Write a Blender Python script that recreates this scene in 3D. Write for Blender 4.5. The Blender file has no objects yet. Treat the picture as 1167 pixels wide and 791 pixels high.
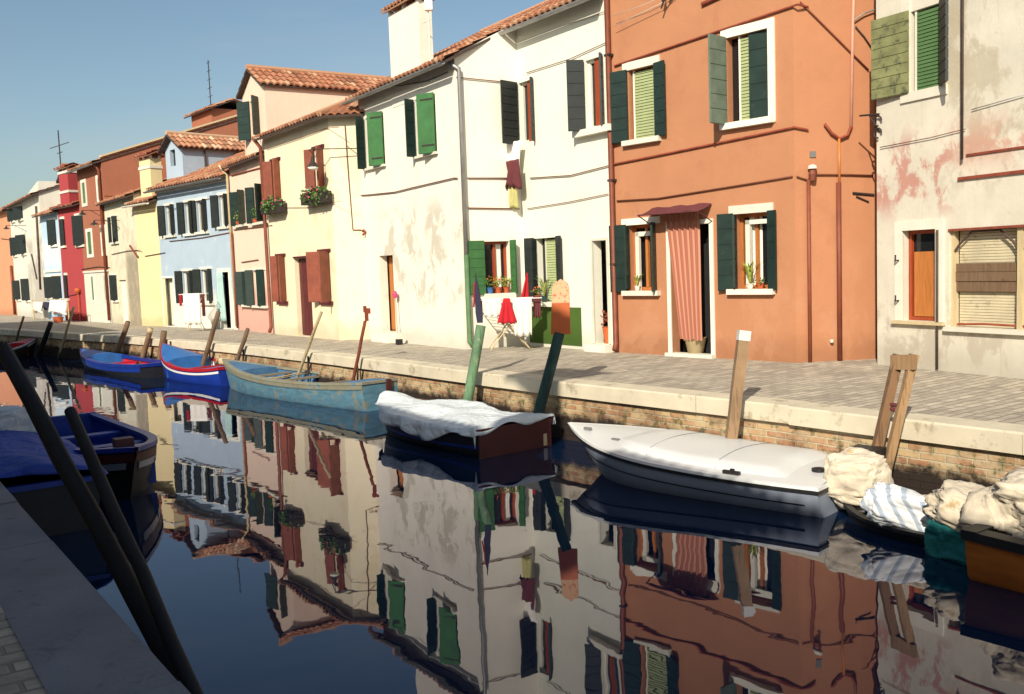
import bpy, math, random
from mathutils import Vector, Matrix, noise
random.seed(11)
sc = bpy.context.scene
COL = sc.collection
V = Vector
PI = math.pi

# ------------------------------------------------------------ camera model
F_PX = 1080.0
pitch = math.atan(90/F_PX); roll = math.atan(.036)
CAM = V((0, 0, 1.6))
_f = V((0, math.cos(pitch), -math.sin(pitch))); _r = V((1, 0, 0)); _u = V((0, math.sin(pitch), math.cos(pitch)))
CR = _r*math.cos(roll) - _u*math.sin(roll); CU = _u*math.cos(roll) + _r*math.sin(roll)
WATER = -.82
def ray(x, y): return _f + CR*((x-583.5)/F_PX) + CU*((395.5-y)/F_PX)
def gp(x, y, z=0.0):
    d = ray(x, y); t = (z-CAM.z)/d.z
    return CAM + d*t
def dp(x, y, depth):
    """point at pixel and forward distance (world y)"""
    d = ray(x, y); return CAM + d*(depth/d.y)
def sr(r, g, b):
    f = lambda c: ((c/255+.055)/1.055)**2.4 if c > 10 else c/255/12.92
    return (f(r), f(g), f(b))

# ------------------------------------------------------------ mesh builder
class MB:
    def __init__(s): s.v = []; s.f = []; s.m = []; s.uv = []; s.anyuv = False
    def vert(s, p): s.v.append(tuple(p)); return len(s.v)-1
    def face(s, pts, m=0, uv=None):
        i = [s.vert(p) for p in pts]; s.f.append(i); s.m.append(m); s.uv.append(uv)
        if uv: s.anyuv = True
    def idx(s, ids, m=0): s.f.append(list(ids)); s.m.append(m); s.uv.append(None)
    def box(s, o, a, b, c, m=0):
        """box from corner o with edge vectors a,b,c"""
        o = V(o); a = V(a); b = V(b); c = V(c)
        p = [o, o+a, o+a+b, o+b, o+c, o+a+c, o+a+b+c, o+b+c]
        n = len(s.v); s.v += [tuple(q) for q in p]
        fl = [(0,3,2,1),(4,5,6,7),(0,1,5,4),(1,2,6,5),(2,3,7,6),(3,0,4,7)]
        if a.cross(b).dot(c) < 0: fl = [t[::-1] for t in fl]
        for t in fl: s.idx([n+k for k in t], m)
    def cbox(s, c, sx, sy, sz, m=0, rz=0):
        X = V((math.cos(rz), math.sin(rz), 0))*sx; Y = V((-math.sin(rz), math.cos(rz), 0))*sy; Z = V((0,0,sz))
        s.box(V(c)-X/2-Y/2-Z/2, X, Y, Z, m)
    def tube(s, pts, r, m=0, n=8, caps=True):
        pts = [V(p) for p in pts]
        if not isinstance(r, (list, tuple)): r = [r]*len(pts)
        rings = []; prev = None
        for i, p in enumerate(pts):
            if i == 0: d = pts[1]-p
            elif i == len(pts)-1: d = p-pts[i-1]
            else: d = (pts[i+1]-p).normalized()+(p-pts[i-1]).normalized()
            d = d.normalized() if d.length > 1e-9 else V((0,0,1))
            if prev is None:
                a = d.orthogonal().normalized()
            else:
                a = (prev - d*prev.dot(d))
                a = a.normalized() if a.length > 1e-6 else d.orthogonal().normalized()
            prev = a; b = d.cross(a)
            base = len(s.v)
            for k in range(n):
                t = 2*PI*k/n; s.v.append(tuple(p+(a*math.cos(t)+b*math.sin(t))*r[i]))
            rings.append(base)
        for A, B in zip(rings, rings[1:]):
            for k in range(n): s.idx([A+k, A+(k+1)%n, B+(k+1)%n, B+k], m)
        if caps:
            s.idx([rings[0]+k for k in range(n)][::-1], m); s.idx([rings[-1]+k for k in range(n)], m)
    def grid(s, P, m=0, uvf=None):
        """P: rows of points"""
        base = len(s.v); R = len(P); Cn = len(P[0])
        for row in P:
            for p in row: s.v.append(tuple(p))
        for i in range(R-1):
            for j in range(Cn-1):
                s.idx([base+i*Cn+j, base+i*Cn+j+1, base+(i+1)*Cn+j+1, base+(i+1)*Cn+j], m)
    def lathe(s, c, prof, m=0, n=14, X=V((1,0,0)), Y=V((0,1,0)), Z=V((0,0,1))):
        c = V(c); rows = []
        for r, z in prof:
            rows.append([c+Z*z+(X*math.cos(2*PI*k/n)+Y*math.sin(2*PI*k/n))*r for k in range(n+1)])
        s.grid(rows, m)
    def build(s, name, mats, parent=None, org=None, smooth=False, kind=None):
        if org is None: org = V((0,0,0)) if parent is None else parent.get('_org', None)
        if org is None: org = V((0,0,0))
        org = V(org)
        me = bpy.data.meshes.new(name)
        me.from_pydata([tuple(V(p)-org) for p in s.v], [], s.f)
        if not isinstance(mats, (list, tuple)): mats = [mats]
        for m in mats: me.materials.append(m)
        me.polygons.foreach_set('material_index', s.m)
        if s.anyuv:
            l = me.uv_layers.new(name='UVMap')
            k = 0
            for f, uv in zip(s.f, s.uv):
                for q in range(len(f)):
                    l.data[k].uv = uv[q] if uv else (0, 0); k += 1
        if smooth: me.polygons.foreach_set('use_smooth', [True]*len(me.polygons))
        me.validate(); me.update()
        o = bpy.data.objects.new(name, me); COL.objects.link(o)
        if parent is not None: o.parent = parent; o['_org'] = list(org)
        else: o.location = org; o['_org'] = list(org)
        if kind: o['kind'] = kind
        return o
def empty(name, loc, label, cat, group=None):
    o = bpy.data.objects.new(name, None); COL.objects.link(o); o.location = loc; o.empty_display_size = .2
    o['label'] = label; o['category'] = cat
    if group: o['group'] = group
    o['_org'] = list(loc)
    return o
def tag(o, label, cat, group=None):
    o['label'] = label; o['category'] = cat
    if group: o['group'] = group
    return o

# ------------------------------------------------------------ materials
def newmat(name):
    m = bpy.data.materials.new(name); m.use_nodes = True
    nt = m.node_tree; b = nt.nodes['Principled BSDF']; return m, nt, b
def ramp(nt, fac, stops, interp='LINEAR'):
    r = nt.nodes.new('ShaderNodeValToRGB'); r.color_ramp.interpolation = interp
    el = r.color_ramp.elements
    while len(el) < len(stops): el.new(.5)
    for e, (p, c) in zip(el, stops):
        e.position = p; e.color = (*c, 1) if len(c) == 3 else c
    nt.links.new(fac, r.inputs[0]); return r
def nz(nt, vec, scale, detail=4, rough=.55, dist=0):
    n = nt.nodes.new('ShaderNodeTexNoise'); n.inputs['Scale'].default_value = scale
    n.inputs['Detail'].default_value = detail; n.inputs['Roughness'].default_value = rough
    n.inputs['Distortion'].default_value = dist
    if vec is not None: nt.links.new(vec, n.inputs['Vector'])
    return n.outputs['Fac']
def mathn(nt, op, a, b=None, clamp=False):
    n = nt.nodes.new('ShaderNodeMath'); n.operation = op; n.use_clamp = clamp
    for i, v in enumerate((a, b)):
        if v is None: continue
        if isinstance(v, (int, float)): n.inputs[i].default_value = v
        else: nt.links.new(v, n.inputs[i])
    return n.outputs[0]
def mixc(nt, fac, a, b, mode='MIX'):
    n = nt.nodes.new('ShaderNodeMix'); n.data_type = 'RGBA'; n.blend_type = mode
    if isinstance(fac, (int, float)): n.inputs[0].default_value = fac
    else: nt.links.new(fac, n.inputs[0])
    for i, v in ((6, a), (7, b)):
        if isinstance(v, tuple): n.inputs[i].default_value = (*v[:3], 1)
        else: nt.links.new(v, n.inputs[i])
    return n.outputs[2]
def maprange(nt, v, a, b, c=0, d=1):
    n = nt.nodes.new('ShaderNodeMapRange'); n.inputs[1].default_value = a; n.inputs[2].default_value = b
    n.inputs[3].default_value = c; n.inputs[4].default_value = d; n.interpolation_type = 'SMOOTHSTEP'
    nt.links.new(v, n.inputs[0]); return n.outputs[0]
def bump(nt, b, h, strength=.4, dist=.01):
    n = nt.nodes.new('ShaderNodeBump'); n.inputs['Strength'].default_value = strength
    n.inputs['Distance'].default_value = dist; nt.links.new(h, n.inputs['Height'])
    nt.links.new(n.outputs[0], b.inputs['Normal'])
def coords(nt, kind='Object', scale=None):
    t = nt.nodes.new('ShaderNodeTexCoord'); o = t.outputs[kind]
    if scale:
        mp = nt.nodes.new('ShaderNodeMapping'); mp.inputs['Scale'].default_value = scale
        nt.links.new(o, mp.inputs[0]); o = mp.outputs[0]
    return o
def simple(name, col, rough=.7, var=.15, scale=6, bumpa=.2, metal=0, bs=40, spec=.5, dirt=None, streak=None, tide=None, grain=None):
    m, nt, b = newmat(name)
    c = coords(nt, scale=streak)
    n = nz(nt, c, scale, 5)
    dk = tuple(x*(1-var) for x in col); lt = tuple(min(1, x*(1+var)) for x in col)
    r = ramp(nt, n, [(.3, dk), (.7, lt)])
    out = r.outputs[0]
    if dirt:
        d = nz(nt, coords(nt), dirt[1], 6, .7)
        out = mixc(nt, maprange(nt, d, dirt[2], dirt[2]+.12), out, dirt[0])
    oi = nt.nodes.new('ShaderNodeObjectInfo'); hs = nt.nodes.new('ShaderNodeHueSaturation')
    mr = nt.nodes.new('ShaderNodeMapRange'); mr.inputs[3].default_value = .84; mr.inputs[4].default_value = 1.1; nt.links.new(oi.outputs['Random'], mr.inputs[0]); nt.links.new(mr.outputs[0], hs.inputs['Value']); nt.links.new(out, hs.inputs['Color']); out = hs.outputs[0]
    if grain:
        g = nz(nt, coords(nt, scale=(grain, grain, grain*.06)), 1, 5, .7); out = mixc(nt, maprange(nt, g, .5, .68), out, tuple(x*.45 for x in col))
    if tide:
        sp_ = nt.nodes.new('ShaderNodeSeparateXYZ'); nt.links.new(coords(nt), sp_.inputs[0])
        lv = mathn(nt, 'ADD', sp_.outputs[2], mathn(nt, 'MULTIPLY', nz(nt, coords(nt), 9, 4, .7), .3))
        out = mixc(nt, maprange(nt, lv, tide+.3, tide), out, (.03, .035, .02))
    nt.links.new(out, b.inputs['Base Color'])
    b.inputs['Roughness'].default_value = rough; b.inputs['Metallic'].default_value = metal
    b.inputs['Specular IOR Level'].default_value = spec
    if bumpa: bump(nt, b, nz(nt, coords(nt), bs, 3), bumpa, .004)
    return m
def plaster(name, col, stains=(), var=.05, grime=.25, base=None):
    """stains: (colour, scale, threshold, zlo, zhi, strength, xlo, xhi)"""
    m, nt, b = newmat(name)
    c = coords(nt)
    n1 = nz(nt, c, 1.3, 6, .6)
    r = ramp(nt, n1, [(.3, tuple(x*(1-var*1.5) for x in col)), (.55, col), (.75, tuple(min(.9, x*(1+var)) for x in col))])
    out = r.outputs[0]
    sep = nt.nodes.new('ShaderNodeSeparateXYZ'); nt.links.new(c, sep.inputs[0])
    # vertical rain streaks
    st = nz(nt, coords(nt, scale=(9, 9, .5)), 1.0, 4, .6)
    out = mixc(nt, mathn(nt, 'MULTIPLY', maprange(nt, st, .55, .8), grime), out, tuple(x*.6 for x in col))
    # fine blotches
    fb = nz(nt, c, 11, 5, .65)
    out = mixc(nt, mathn(nt, 'MULTIPLY', maprange(nt, fb, .56, .74), grime*.6), out, tuple(x*.72 for x in col))
    # damp foot
    ft = mathn(nt, 'SUBTRACT', sep.outputs[2], mathn(nt, 'MULTIPLY', n1, .9))
    out = mixc(nt, mathn(nt, 'MULTIPLY', maprange(nt, ft, .05, -.4), .55), out, tuple(x*.55 for x in (base or col)))
    for s in stains:
        scol, scale, th, zlo, zhi, stg = s[:6]
        q = nz(nt, coords(nt, scale=(1, 1, .7)), scale, 7, .68, .3)
        fac = maprange(nt, q, th, th+.09)
        fac = mathn(nt, 'MULTIPLY', fac, maprange(nt, sep.outputs[2], zlo-.25, zlo+.25))
        fac = mathn(nt, 'MULTIPLY', fac, maprange(nt, sep.outputs[2], zhi+.3, zhi-.3))
        if len(s) > 6:
            fac = mathn(nt, 'MULTIPLY', fac, maprange(nt, sep.outputs[0], s[6]-.12, s[6]+.12))
            fac = mathn(nt, 'MULTIPLY', fac, maprange(nt, sep.outputs[0], s[7]+.12, s[7]-.12))
        out = mixc(nt, mathn(nt, 'MULTIPLY', fac, stg), out, scol)
    nt.links.new(out, b.inputs['Base Color']); b.inputs['Roughness'].default_value = .92
    b.inputs['Specular IOR Level'].default_value = .15
    h = mathn(nt, 'ADD', mathn(nt, 'MULTIPLY', nz(nt, c, 5, 5), .8), mathn(nt, 'MULTIPLY', nz(nt, c, 55, 3), .25))
    bump(nt, b, h, .45, .02)
    return m
def tilemat(name, base=(.36, .145, .075), pale=(.52, .32, .19)):
    m, nt, b = newmat(name)
    at = nt.nodes.new('ShaderNodeUVMap')
    mp = nt.nodes.new('ShaderNodeVectorMath'); mp.operation = 'FLOOR'; nt.links.new(at.outputs[0], mp.inputs[0])
    wn = nt.nodes.new('ShaderNodeTexWhiteNoise'); wn.noise_dimensions = '2D'; nt.links.new(mp.outputs[0], wn.inputs['Vector'])
    r = ramp(nt, wn.outputs['Value'], [(0, tuple(x*.55 for x in base)), (.35, base), (.7, tuple(x*1.15 for x in base)), (1, pale)])
    n = nz(nt, coords(nt), 7, 6, .7)
    out = mixc(nt, maprange(nt, n, .5, .7), r.outputs[0], mixc(nt, .5, r.outputs[0], (.3, .22, .15)))
    nt.links.new(out, b.inputs['Base Color']); b.inputs['Roughness'].default_value = .9
    bump(nt, b, nz(nt, coords(nt), 30, 4), .4, .01)
    return m

M = {}
M['tile'] = tilemat('terracotta tile')
M['tile2'] = tilemat('pale terracotta tile', (.42, .2, .11), (.60, .45, .30))
M['tiledark'] = tilemat('dark terracotta tile', (.28, .07, .04), (.4, .2, .12))
M['green'] = simple('bright green shutter paint', sr(58, 108, 60), .55, .18, 5, .3, dirt=(sr(80, 110, 70), 9, .62))
M['dkgreen'] = simple('dark green shutter paint', (.012, .03, .024), .5, .25, 5, .3, dirt=(.035,.05,.045) and ((.035,.05,.045), 8, .6))
M['dkgrey'] = simple('dark grey green shutter paint', sr(34, 42, 42), .6, .2, 5, .3, dirt=(sr(60, 68, 66), 8, .62))
M['greygreen'] = simple('faded grey green shutter paint', sr(104, 118, 104), .7, .2, 5, .3)
M['oldgreen'] = simple('weathered olive shutter paint', sr(122, 124, 84), .85, .3, 4, .5, dirt=(sr(80, 84, 62), 6, .52))
M['black'] = simple('near black green shutter paint', (.012, .018, .016), .55, .3, 5, .2)
M['brownsh'] = simple('red brown shutter paint', sr(134, 72, 54), .65, .2, 5, .3, dirt=(sr(112, 48, 38), 7, .6))
M['maroon'] = simple('maroon door paint', sr(84, 26, 30), .5, .2, 5, .2)
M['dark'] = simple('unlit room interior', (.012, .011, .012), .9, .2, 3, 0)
M['white'] = simple('white painted stone trim', (.76, .73, .62), .8, .06, 4, .3, dirt=((.55, .5, .38), 6, .62))
M['whitew'] = simple('white painted window wood', (.74, .72, .62), .6, .06, 5, .2)
M['orangew'] = simple('orange varnished wood', sr(180, 112, 56), .45, .2, 4, .2, streak=(14, 14, 1))
M['redw'] = simple('red brown varnished wood', sr(150, 66, 34), .45, .2, 4, .2, streak=(14, 14, 1))
M['blind'] = simple('pale green blind slats', sr(176, 188, 136), .6, .1, 5, .1)
M['blindg'] = simple('green blind slats', sr(92, 128, 78), .6, .12, 5, .1)
M['blindb'] = simple('beige roller blind slats', sr(200, 188, 158), .7, .12, 3, .2, dirt=(sr(160, 146, 118), 5, .55))
M['metal'] = simple('weathered zinc gutter', (.33, .33, .33), .5, .2, 3, .2, metal=.6)
M['rust'] = simple('brown painted pipe', sr(124, 64, 44), .6, .2, 5, .2)
M['cable'] = simple('brown cable sheath', sr(110, 62, 40), .7, .2, 5, 0)
M['cabledk'] = simple('dark cable sheath', (.05, .03, .025), .7, .2, 5, 0)
M['iron'] = simple('rusty black iron', (.03, .02, .018), .7, .4, 9, .3)
M['ivory'] = simple('ivory cloth', (.78, .74, .64), .95, .05, 5, .2)
M['whitecl'] = simple('white cotton cloth', (.82, .80, .74), .95, .04, 5, .2)
M['redcl'] = simple('red cotton cloth', sr(176, 26, 40), .95, .12, 5, .2)
M['maroonc'] = simple('maroon cloth', sr(98, 46, 50), .95, .15, 5, .2)
M['yellowc'] = simple('pale yellow cloth', sr(190, 184, 120), .95, .1, 5, .2)
M['navyc'] = simple('navy cloth', sr(48, 46, 66), .95, .15, 5, .2)
M['pot'] = simple('terracotta flower pot', sr(176, 84, 46), .85, .12, 6, .2)
M['bluepot'] = simple('blue glazed pot', sr(62, 110, 170), .3, .1, 6, .1)
M['leaf'] = simple('pot plant leaves', (.07, .16, .03), .6, .4, 14, 0)
M['leafy'] = simple('yellow green leaves', (.28, .33, .06), .6, .4, 14, 0)
M['petal'] = simple('pink petals', sr(214, 70, 120), .7, .2, 14, 0)
M['petalr'] = simple('orange petals', sr(226, 120, 60), .7, .2, 14, 0)
M['greenpanel'] = plaster('moss green wall paint', sr(74, 100, 46), var=.08, grime=.3)
M['slate'] = simple('dark fascia wood', (.07, .045, .035), .8, .25, 6, .3)
M['bone'] = simple('pale grey bleached wood', sr(196, 178, 140), .85, .12, 4, .4, streak=(12, 12, 1))
M['wood'] = simple('weathered brown mooring wood', sr(116, 92, 70), .85, .25, 3, .5, streak=(14, 14, 1), dirt=(sr(86, 60, 42), 7, .58))
M['plank'] = simple('pale orange plank wood', sr(146, 116, 84), .8, .2, 3, .4, streak=(12, 12, 1))
M['darkwood'] = simple('shade-dark mooring wood', sr(36, 34, 36), .7, .3, 3, .5, streak=(14, 14, 1))  # shade over the near poles is darkened into this wood colour
M['polegreen'] = simple('faded green pole paint', sr(92, 128, 88), .7, .2, 4, .4, dirt=(sr(140, 150, 110), 7, .6))
M['poledk'] = simple('dark teal pole paint', sr(26, 60, 58), .6, .2, 4, .4)
M['oar'] = simple('orange paddle paint', sr(190, 96, 48), .6, .12, 5, .2)
M['speck'] = simple('flaked pink and white paint', sr(212, 168, 130), .8, .1, 5, .3, dirt=(sr(190, 92, 64), 22, .52))
M['rustred'] = simple('rusty red iron', sr(140, 66, 46), .8, .25, 9, .4)

# water --------------------------------------------------------------
def watermat():
    m, nt, b = newmat('canal water')
    out = nt.nodes['Material Output']
    c = coords(nt)
    mp = nt.nodes.new('ShaderNodeMapping'); mp.inputs['Rotation'].default_value = (0, 0, math.radians(50)); mp.inputs['Scale'].default_value = (1, 1, 1)
    nt.links.new(c, mp.inputs[0])
    a = nz(nt, mp.outputs[0], .9, 2, .45, .6)
    s2 = nz(nt, mp.outputs[0], 3.2, 2, .5, .3)
    h = mathn(nt, 'ADD', a, mathn(nt, 'MULTIPLY', s2, .12))
    bp = nt.nodes.new('ShaderNodeBump'); bp.inputs['Strength'].default_value = 1; bp.inputs['Distance'].default_value = WAVE
    nt.links.new(h, bp.inputs['Height'])
    gl = nt.nodes.new('ShaderNodeBsdfGlossy'); gl.inputs['Roughness'].default_value = .012
    gl.inputs['Color'].default_value = (.90, .90, 1, 1)
    df = nt.nodes.new('ShaderNodeBsdfDiffuse'); df.inputs['Color'].default_value = (.003, .013, .040, 1)
    fr = nt.nodes.new('ShaderNodeFresnel'); fr.inputs['IOR'].default_value = 1.57
    for n in (gl, df, fr): nt.links.new(bp.outputs[0], n.inputs['Normal'])
    mx = nt.nodes.new('ShaderNodeMixShader'); nt.links.new(fr.outputs[0], mx.inputs[0])
    nt.links.new(df.outputs[0], mx.inputs[1]); nt.links.new(gl.outputs[0], mx.inputs[2])
    nt.links.new(mx.outputs[0], out.inputs['Surface'])
    return m
WAVE = .0036
M['water'] = watermat()

def brickmat(name, c1, c2, mortar, bw, bh, ms=.012, damp=None, rough=.9, bumpd=.02, algae=True, rot=0, wear=.65):
    m, nt, b = newmat(name)
    uv = nt.nodes.new('ShaderNodeUVMap')
    mp = nt.nodes.new('ShaderNodeMapping'); mp.inputs['Rotation'].default_value = (0, 0, rot); nt.links.new(uv.outputs[0], mp.inputs[0])
    w = nz(nt, mp.outputs[0], 2.5, 3)
    # slight warp
    vm = nt.nodes.new('ShaderNodeVectorMath'); vm.operation = 'SCALE'
    ns = nt.nodes.new('ShaderNodeTexNoise'); ns.inputs['Scale'].default_value = 3; nt.links.new(mp.outputs[0], ns.inputs[0])
    nt.links.new(ns.outputs['Color'], vm.inputs[0]); vm.inputs['Scale'].default_value = bh*.35
    va = nt.nodes.new('ShaderNodeVectorMath'); nt.links.new(mp.outputs[0], va.inputs[0]); nt.links.new(vm.outputs[0], va.inputs[1])
    br = nt.nodes.new('ShaderNodeTexBrick'); nt.links.new(va.outputs[0], br.inputs['Vector'])
    br.inputs['Scale'].default_value = 1; br.inputs['Brick Width'].default_value = bw; br.inputs['Row Height'].default_value = bh
    br.inputs['Mortar Size'].default_value = ms; br.inputs['Mortar Smooth'].default_value = .3
    br.inputs['Color1'].default_value = (*c1, 1); br.inputs['Color2'].default_value = (*c2, 1); br.inputs['Mortar'].default_value = (*mortar, 1)
    n = nz(nt, mp.outputs[0], 4.5, 7, .7)
    out = mixc(nt, maprange(nt, n, .45, .62), br.outputs['Color'], mixc(nt, .55, br.outputs['Color'], mortar))
    n3 = nz(nt, mp.outputs[0], 1.1, 6, .7)
    out = mixc(nt, mathn(nt, 'MULTIPLY', maprange(nt, n3, .44, .64), wear), out, tuple(x*.4 for x in c2))
    if damp is not None:
        sep = nt.nodes.new('ShaderNodeSeparateXYZ'); nt.links.new(coords(nt), sep.inputs[0])
        lv = mathn(nt, 'ADD', sep.outputs[2], mathn(nt, 'MULTIPLY', nz(nt, mp.outputs[0], 3.5, 5, .7), -.35))
        al = maprange(nt, lv, damp[1]+.1, damp[1]-.06)
        gn = mathn(nt, 'MULTIPLY', maprange(nt, nz(nt, mp.outputs[0], 7, 5, .7), .5, .64), al)
        out = mixc(nt, mathn(nt, 'MULTIPLY', gn, .75), out, (.07, .08, .02))
        out = mixc(nt, maprange(nt, lv, damp[0]+.09, damp[0]-.05), out, (.028, .02, .016))
    nt.links.new(out, b.inputs['Base Color']); b.inputs['Roughness'].default_value = rough
    b.inputs['Specular IOR Level'].default_value = .25
    h = mathn(nt, 'SUBTRACT', mathn(nt, 'MULTIPLY', nz(nt, mp.outputs[0], 14, 5), .6), br.outputs['Fac'])
    bump(nt, b, h, .8, bumpd)
    return m
M['quaybrick'] = brickmat('old quay brick', (.54, .40, .22), (.38, .18, .10), (.50, .43, .29), .26, .075, .01, damp=(-.66, -.45))
M['paving'] = brickmat('stone paving', (.58, .515, .41), (.38, .335, .27), (.27, .24, .20), .34, .12, .012, bumpd=.012, wear=.18)
M['coping'] = simple('pale istrian stone', (.70, .63, .48), .85, .1, 2.5, .5, dirt=((.40, .34, .24), 2.6, .55))
M['copingn'] = simple('shaded istrian stone', (.17, .175, .20), .85, .15, 2.2, .8, dirt=((.12, .12, .14), 5, .56))  # darkened blue-grey copy of the kerb stone, near side's shade in its colour

# ------------------------------------------------------------ facade frames
class Face:
    def __init__(s, P0, P1, side=None):
        s.P0 = V((P0[0], P0[1], 0)); s.P1 = V((P1[0], P1[1], 0))
        s.t = (s.P1-s.P0).normalized(); s.W = (s.P1-s.P0).length
        n = V((s.t.y, -s.t.x, 0))
        s.n = n if side is None or n.dot(V(side)) > 0 else -n
        if side is None and n.dot(CAM-s.P0) < 0: s.n = -n
    def uz(s, x, y, out=0):
        d = ray(x, y); o = s.P0+s.n*out
        k = (o-CAM).dot(s.n)/d.dot(s.n); p = CAM+d*k
        return ((p-o).dot(s.t), p.z)
    def pt(s, u, z, out=0): return s.P0+s.t*u+s.n*out+V((0, 0, z))
    def px(s, x, y, out=0):
        u, z = s.uz(x, y, out); return s.pt(u, z, out)
    def rect(s, r):
        xl, xr, yt, yb = r; ym = (yt+yb)/2; xm = (xl+xr)/2
        return [s.uz(xl, ym)[0], s.uz(xr, ym)[0], s.uz(xm, yb)[1], s.uz(xm, yt)[1]]
    def box(s, mb, u0, u1, z0, z1, o0, o1, m=0):
        mb.box(s.pt(u0, z0, o0), s.t*(u1-u0), s.n*(o1-o0), V((0, 0, z1-z0)), m)

def wall_face(mb, F, zt, ops, m=0, depth=.2, revm=0, z0=-.05, ztl=None):
    """front face with rectangular openings and reveals; zt right top, ztl left top"""
    ztl = zt if ztl is None else ztl
    zc = min(zt, ztl)
    us = sorted(set([0, F.W]+[q for o in ops for q in (max(0, o[0]), min(F.W, o[1]))]))
    zs = sorted(set([z0, zc]+[q for o in ops for q in (max(z0, o[2]), min(zc, o[3]))]))
    for a, b in zip(us, us[1:]):
        for c, d in zip(zs, zs[1:]):
            um = (a+b)/2; zm = (c+d)/2
            if any(o[0] < um < o[1] and o[2] < zm < o[3] for o in ops): continue
            mb.face([F.pt(a, c), F.pt(b, c), F.pt(b, d), F.pt(a, d)], m)
    if zt != ztl:
        mb.face([F.pt(0, zc), F.pt(F.W, zc), F.pt(F.W, zt) if zt > zc else F.pt(0, ztl)], m)
    for o in ops:
        a, b, c, d = o[:4]; c = max(c, z0); d = min(d, zc)
        dd = depth
        mb.face([F.pt(a, c), F.pt(a, d), F.pt(a, d, -dd), F.pt(a, c, -dd)], revm)
        mb.face([F.pt(b, c), F.pt(b, c, -dd), F.pt(b, d, -dd), F.pt(b, d)], revm)
        mb.face([F.pt(a, d), F.pt(b, d), F.pt(b, d, -dd), F.pt(a, d, -dd)], revm)
        mb.face([F.pt(a, c), F.pt(a, c, -dd), F.pt(b, c, -dd), F.pt(b, c)], revm)

def shutter(F, parent, uh, z0, z1, w, ang, left, mat, boards=5, strap=False, out=.035, lab=None):
    mb = MB()
    a = math.radians(ang+random.uniform(-2.5, 2.5)); z0 += random.uniform(-.008, .008)
    d = (F.t if left else -F.t)*math.cos(a)+F.n*math.sin(a)
    nn = V((0, 0, 1)).cross(d).normalized()
    o = F.pt(uh, z0, out)
    H = z1-z0
    mb.box(o-nn*.012, d*w, nn*.024, V((0, 0, H)))
    bh = H/boards
    for i in range(boards):
        mb.box(o-nn*.02+V((0, 0, i*bh+.008))+d*.004, d*(w-.008), nn*.04, V((0, 0, bh-.016)))
    if strap:
        for q in (.12, .88):
            mb.box(o-nn*.026+V((0, 0, H*q))+d*(w*.02), d*(w*.75), nn*.052, V((0, 0, .035)), 1)
    s = mb.build('shutter', [mat, M['iron']], parent)
    if lab: s['label'] = lab
    return s

def window(H, F, r, L=None, R=None, sh='dkgreen', frame='whitew', sur=None, sill=None, lintel=None, blind=None,
           curtain=None, depth=.2, boards=5, strap=False, muntin=True, bars=0, inner=None, name='window', zz=None, glass='glass', surm='white'):
    """r = [u0,u1,z0,z1].  L/R = (width, angle)"""
    u0, u1, z0, z1 = r; W = u1-u0; Hh = z1-z0
    mb = MB(); F.box(mb, u0, u1, z0, z1, -depth-.03, -depth+.0)
    win = mb.build(name, M[glass], H.root)
    if frame:
        f = MB(); k = min(.055, W*.14)
        for (a, b, c, d) in ((u0, u0+k, z0, z1), (u1-k, u1, z0, z1), (u0+k, u1-k, z1-k, z1), (u0+k, u1-k, z0, z0+k)):
            F.box(f, a+.002, b-.002, c+.002, d-.002, -depth+.003, -depth+.05)
        if muntin: F.box(f, (u0+u1)/2-k*.5, (u0+u1)/2+k*.5, z0+k, z1-k, -depth+.004, -depth+.06)
        f.build('frame', M[frame], win)
    if curtain:
        cm = MB(); c0, c1 = curtain[1], curtain[2]
        P = []
        for j in range(2):
            z = z1-.04 if j else z0+.04
            P.append([F.pt(u0+W*(c0+(c1-c0)*i/16), z, -depth+.016+.01*math.sin(i*1.9)) for i in range(17)])
        cm.grid(P); cm.build('curtain', M[curtain[0]], win, smooth=True)
    if sur:
        s = MB(); k = sur; e = .025
        sides = [(u0-k, u0, z0, z1), (u1, u1+k, z0, z1), (u0-k, u1+k, z1, z1+k)]
        if not sill: sides.append((u0-k, u1+k, z0-k, z0))
        for (a, b, c, d) in sides: F.box(s, a, b, c, d, -.01, e)
        s.build('surround', M[surm], win)
    if lintel:
        s = MB(); F.box(s, u0-lintel[0], u1+lintel[0], z1+.003, z1+lintel[1], -.01, .03); s.build('lintel', M['white'], win)
    if sill:
        s = MB(); F.box(s, u0-sill[0], u1+sill[0], z0-sill[1], z0-.003, -.02, sill[2] if len(sill) > 2 else .09); s.build('sill', M['white'] if len(sill) < 4 else M[sill[3]], win)
    if blind:
        s = MB(); n = max(4, int(Hh*blind[1]/.05)); zt = z1-.02; 
        b0 = u0+W*blind[2]; b1 = u0+W*blind[3]
        for i in range(n):
            z = zt-(i+.5)*Hh*blind[1]/n
            o = F.pt(b0, z-.02, -depth+.075); s.box(o, F.t*(b1-b0), F.n*.02+V((0, 0, -.012)), V((0, 0, .036)))
        s.build('blind', M[blind[0]], win)
        s = MB(); 
        for uu in (b0+.0, b1-.03): F.box(s, uu, uu+.03, z0, z1, -depth+.06, -depth+.1)
        s.build('blind_rail', M['whitew'], win)
    if L: shutter(F, win, u0-.01, z0-.02, z1+.02, L[0], L[1], True, M[sh], boards, strap)
    if R: shutter(F, win, u1+.01, z0-.02, z1+.02, R[0], R[1], False, M[R[2]] if len(R) > 2 else M[sh], boards, strap)
    return win
def glassmat():
    m, nt, b = newmat('dark window glass'); b.inputs['Base Color'].default_value = (.012, .013, .015, 1)
    b.inputs['Roughness'].default_value = .12; return m
M['glass'] = glassmat()

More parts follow.
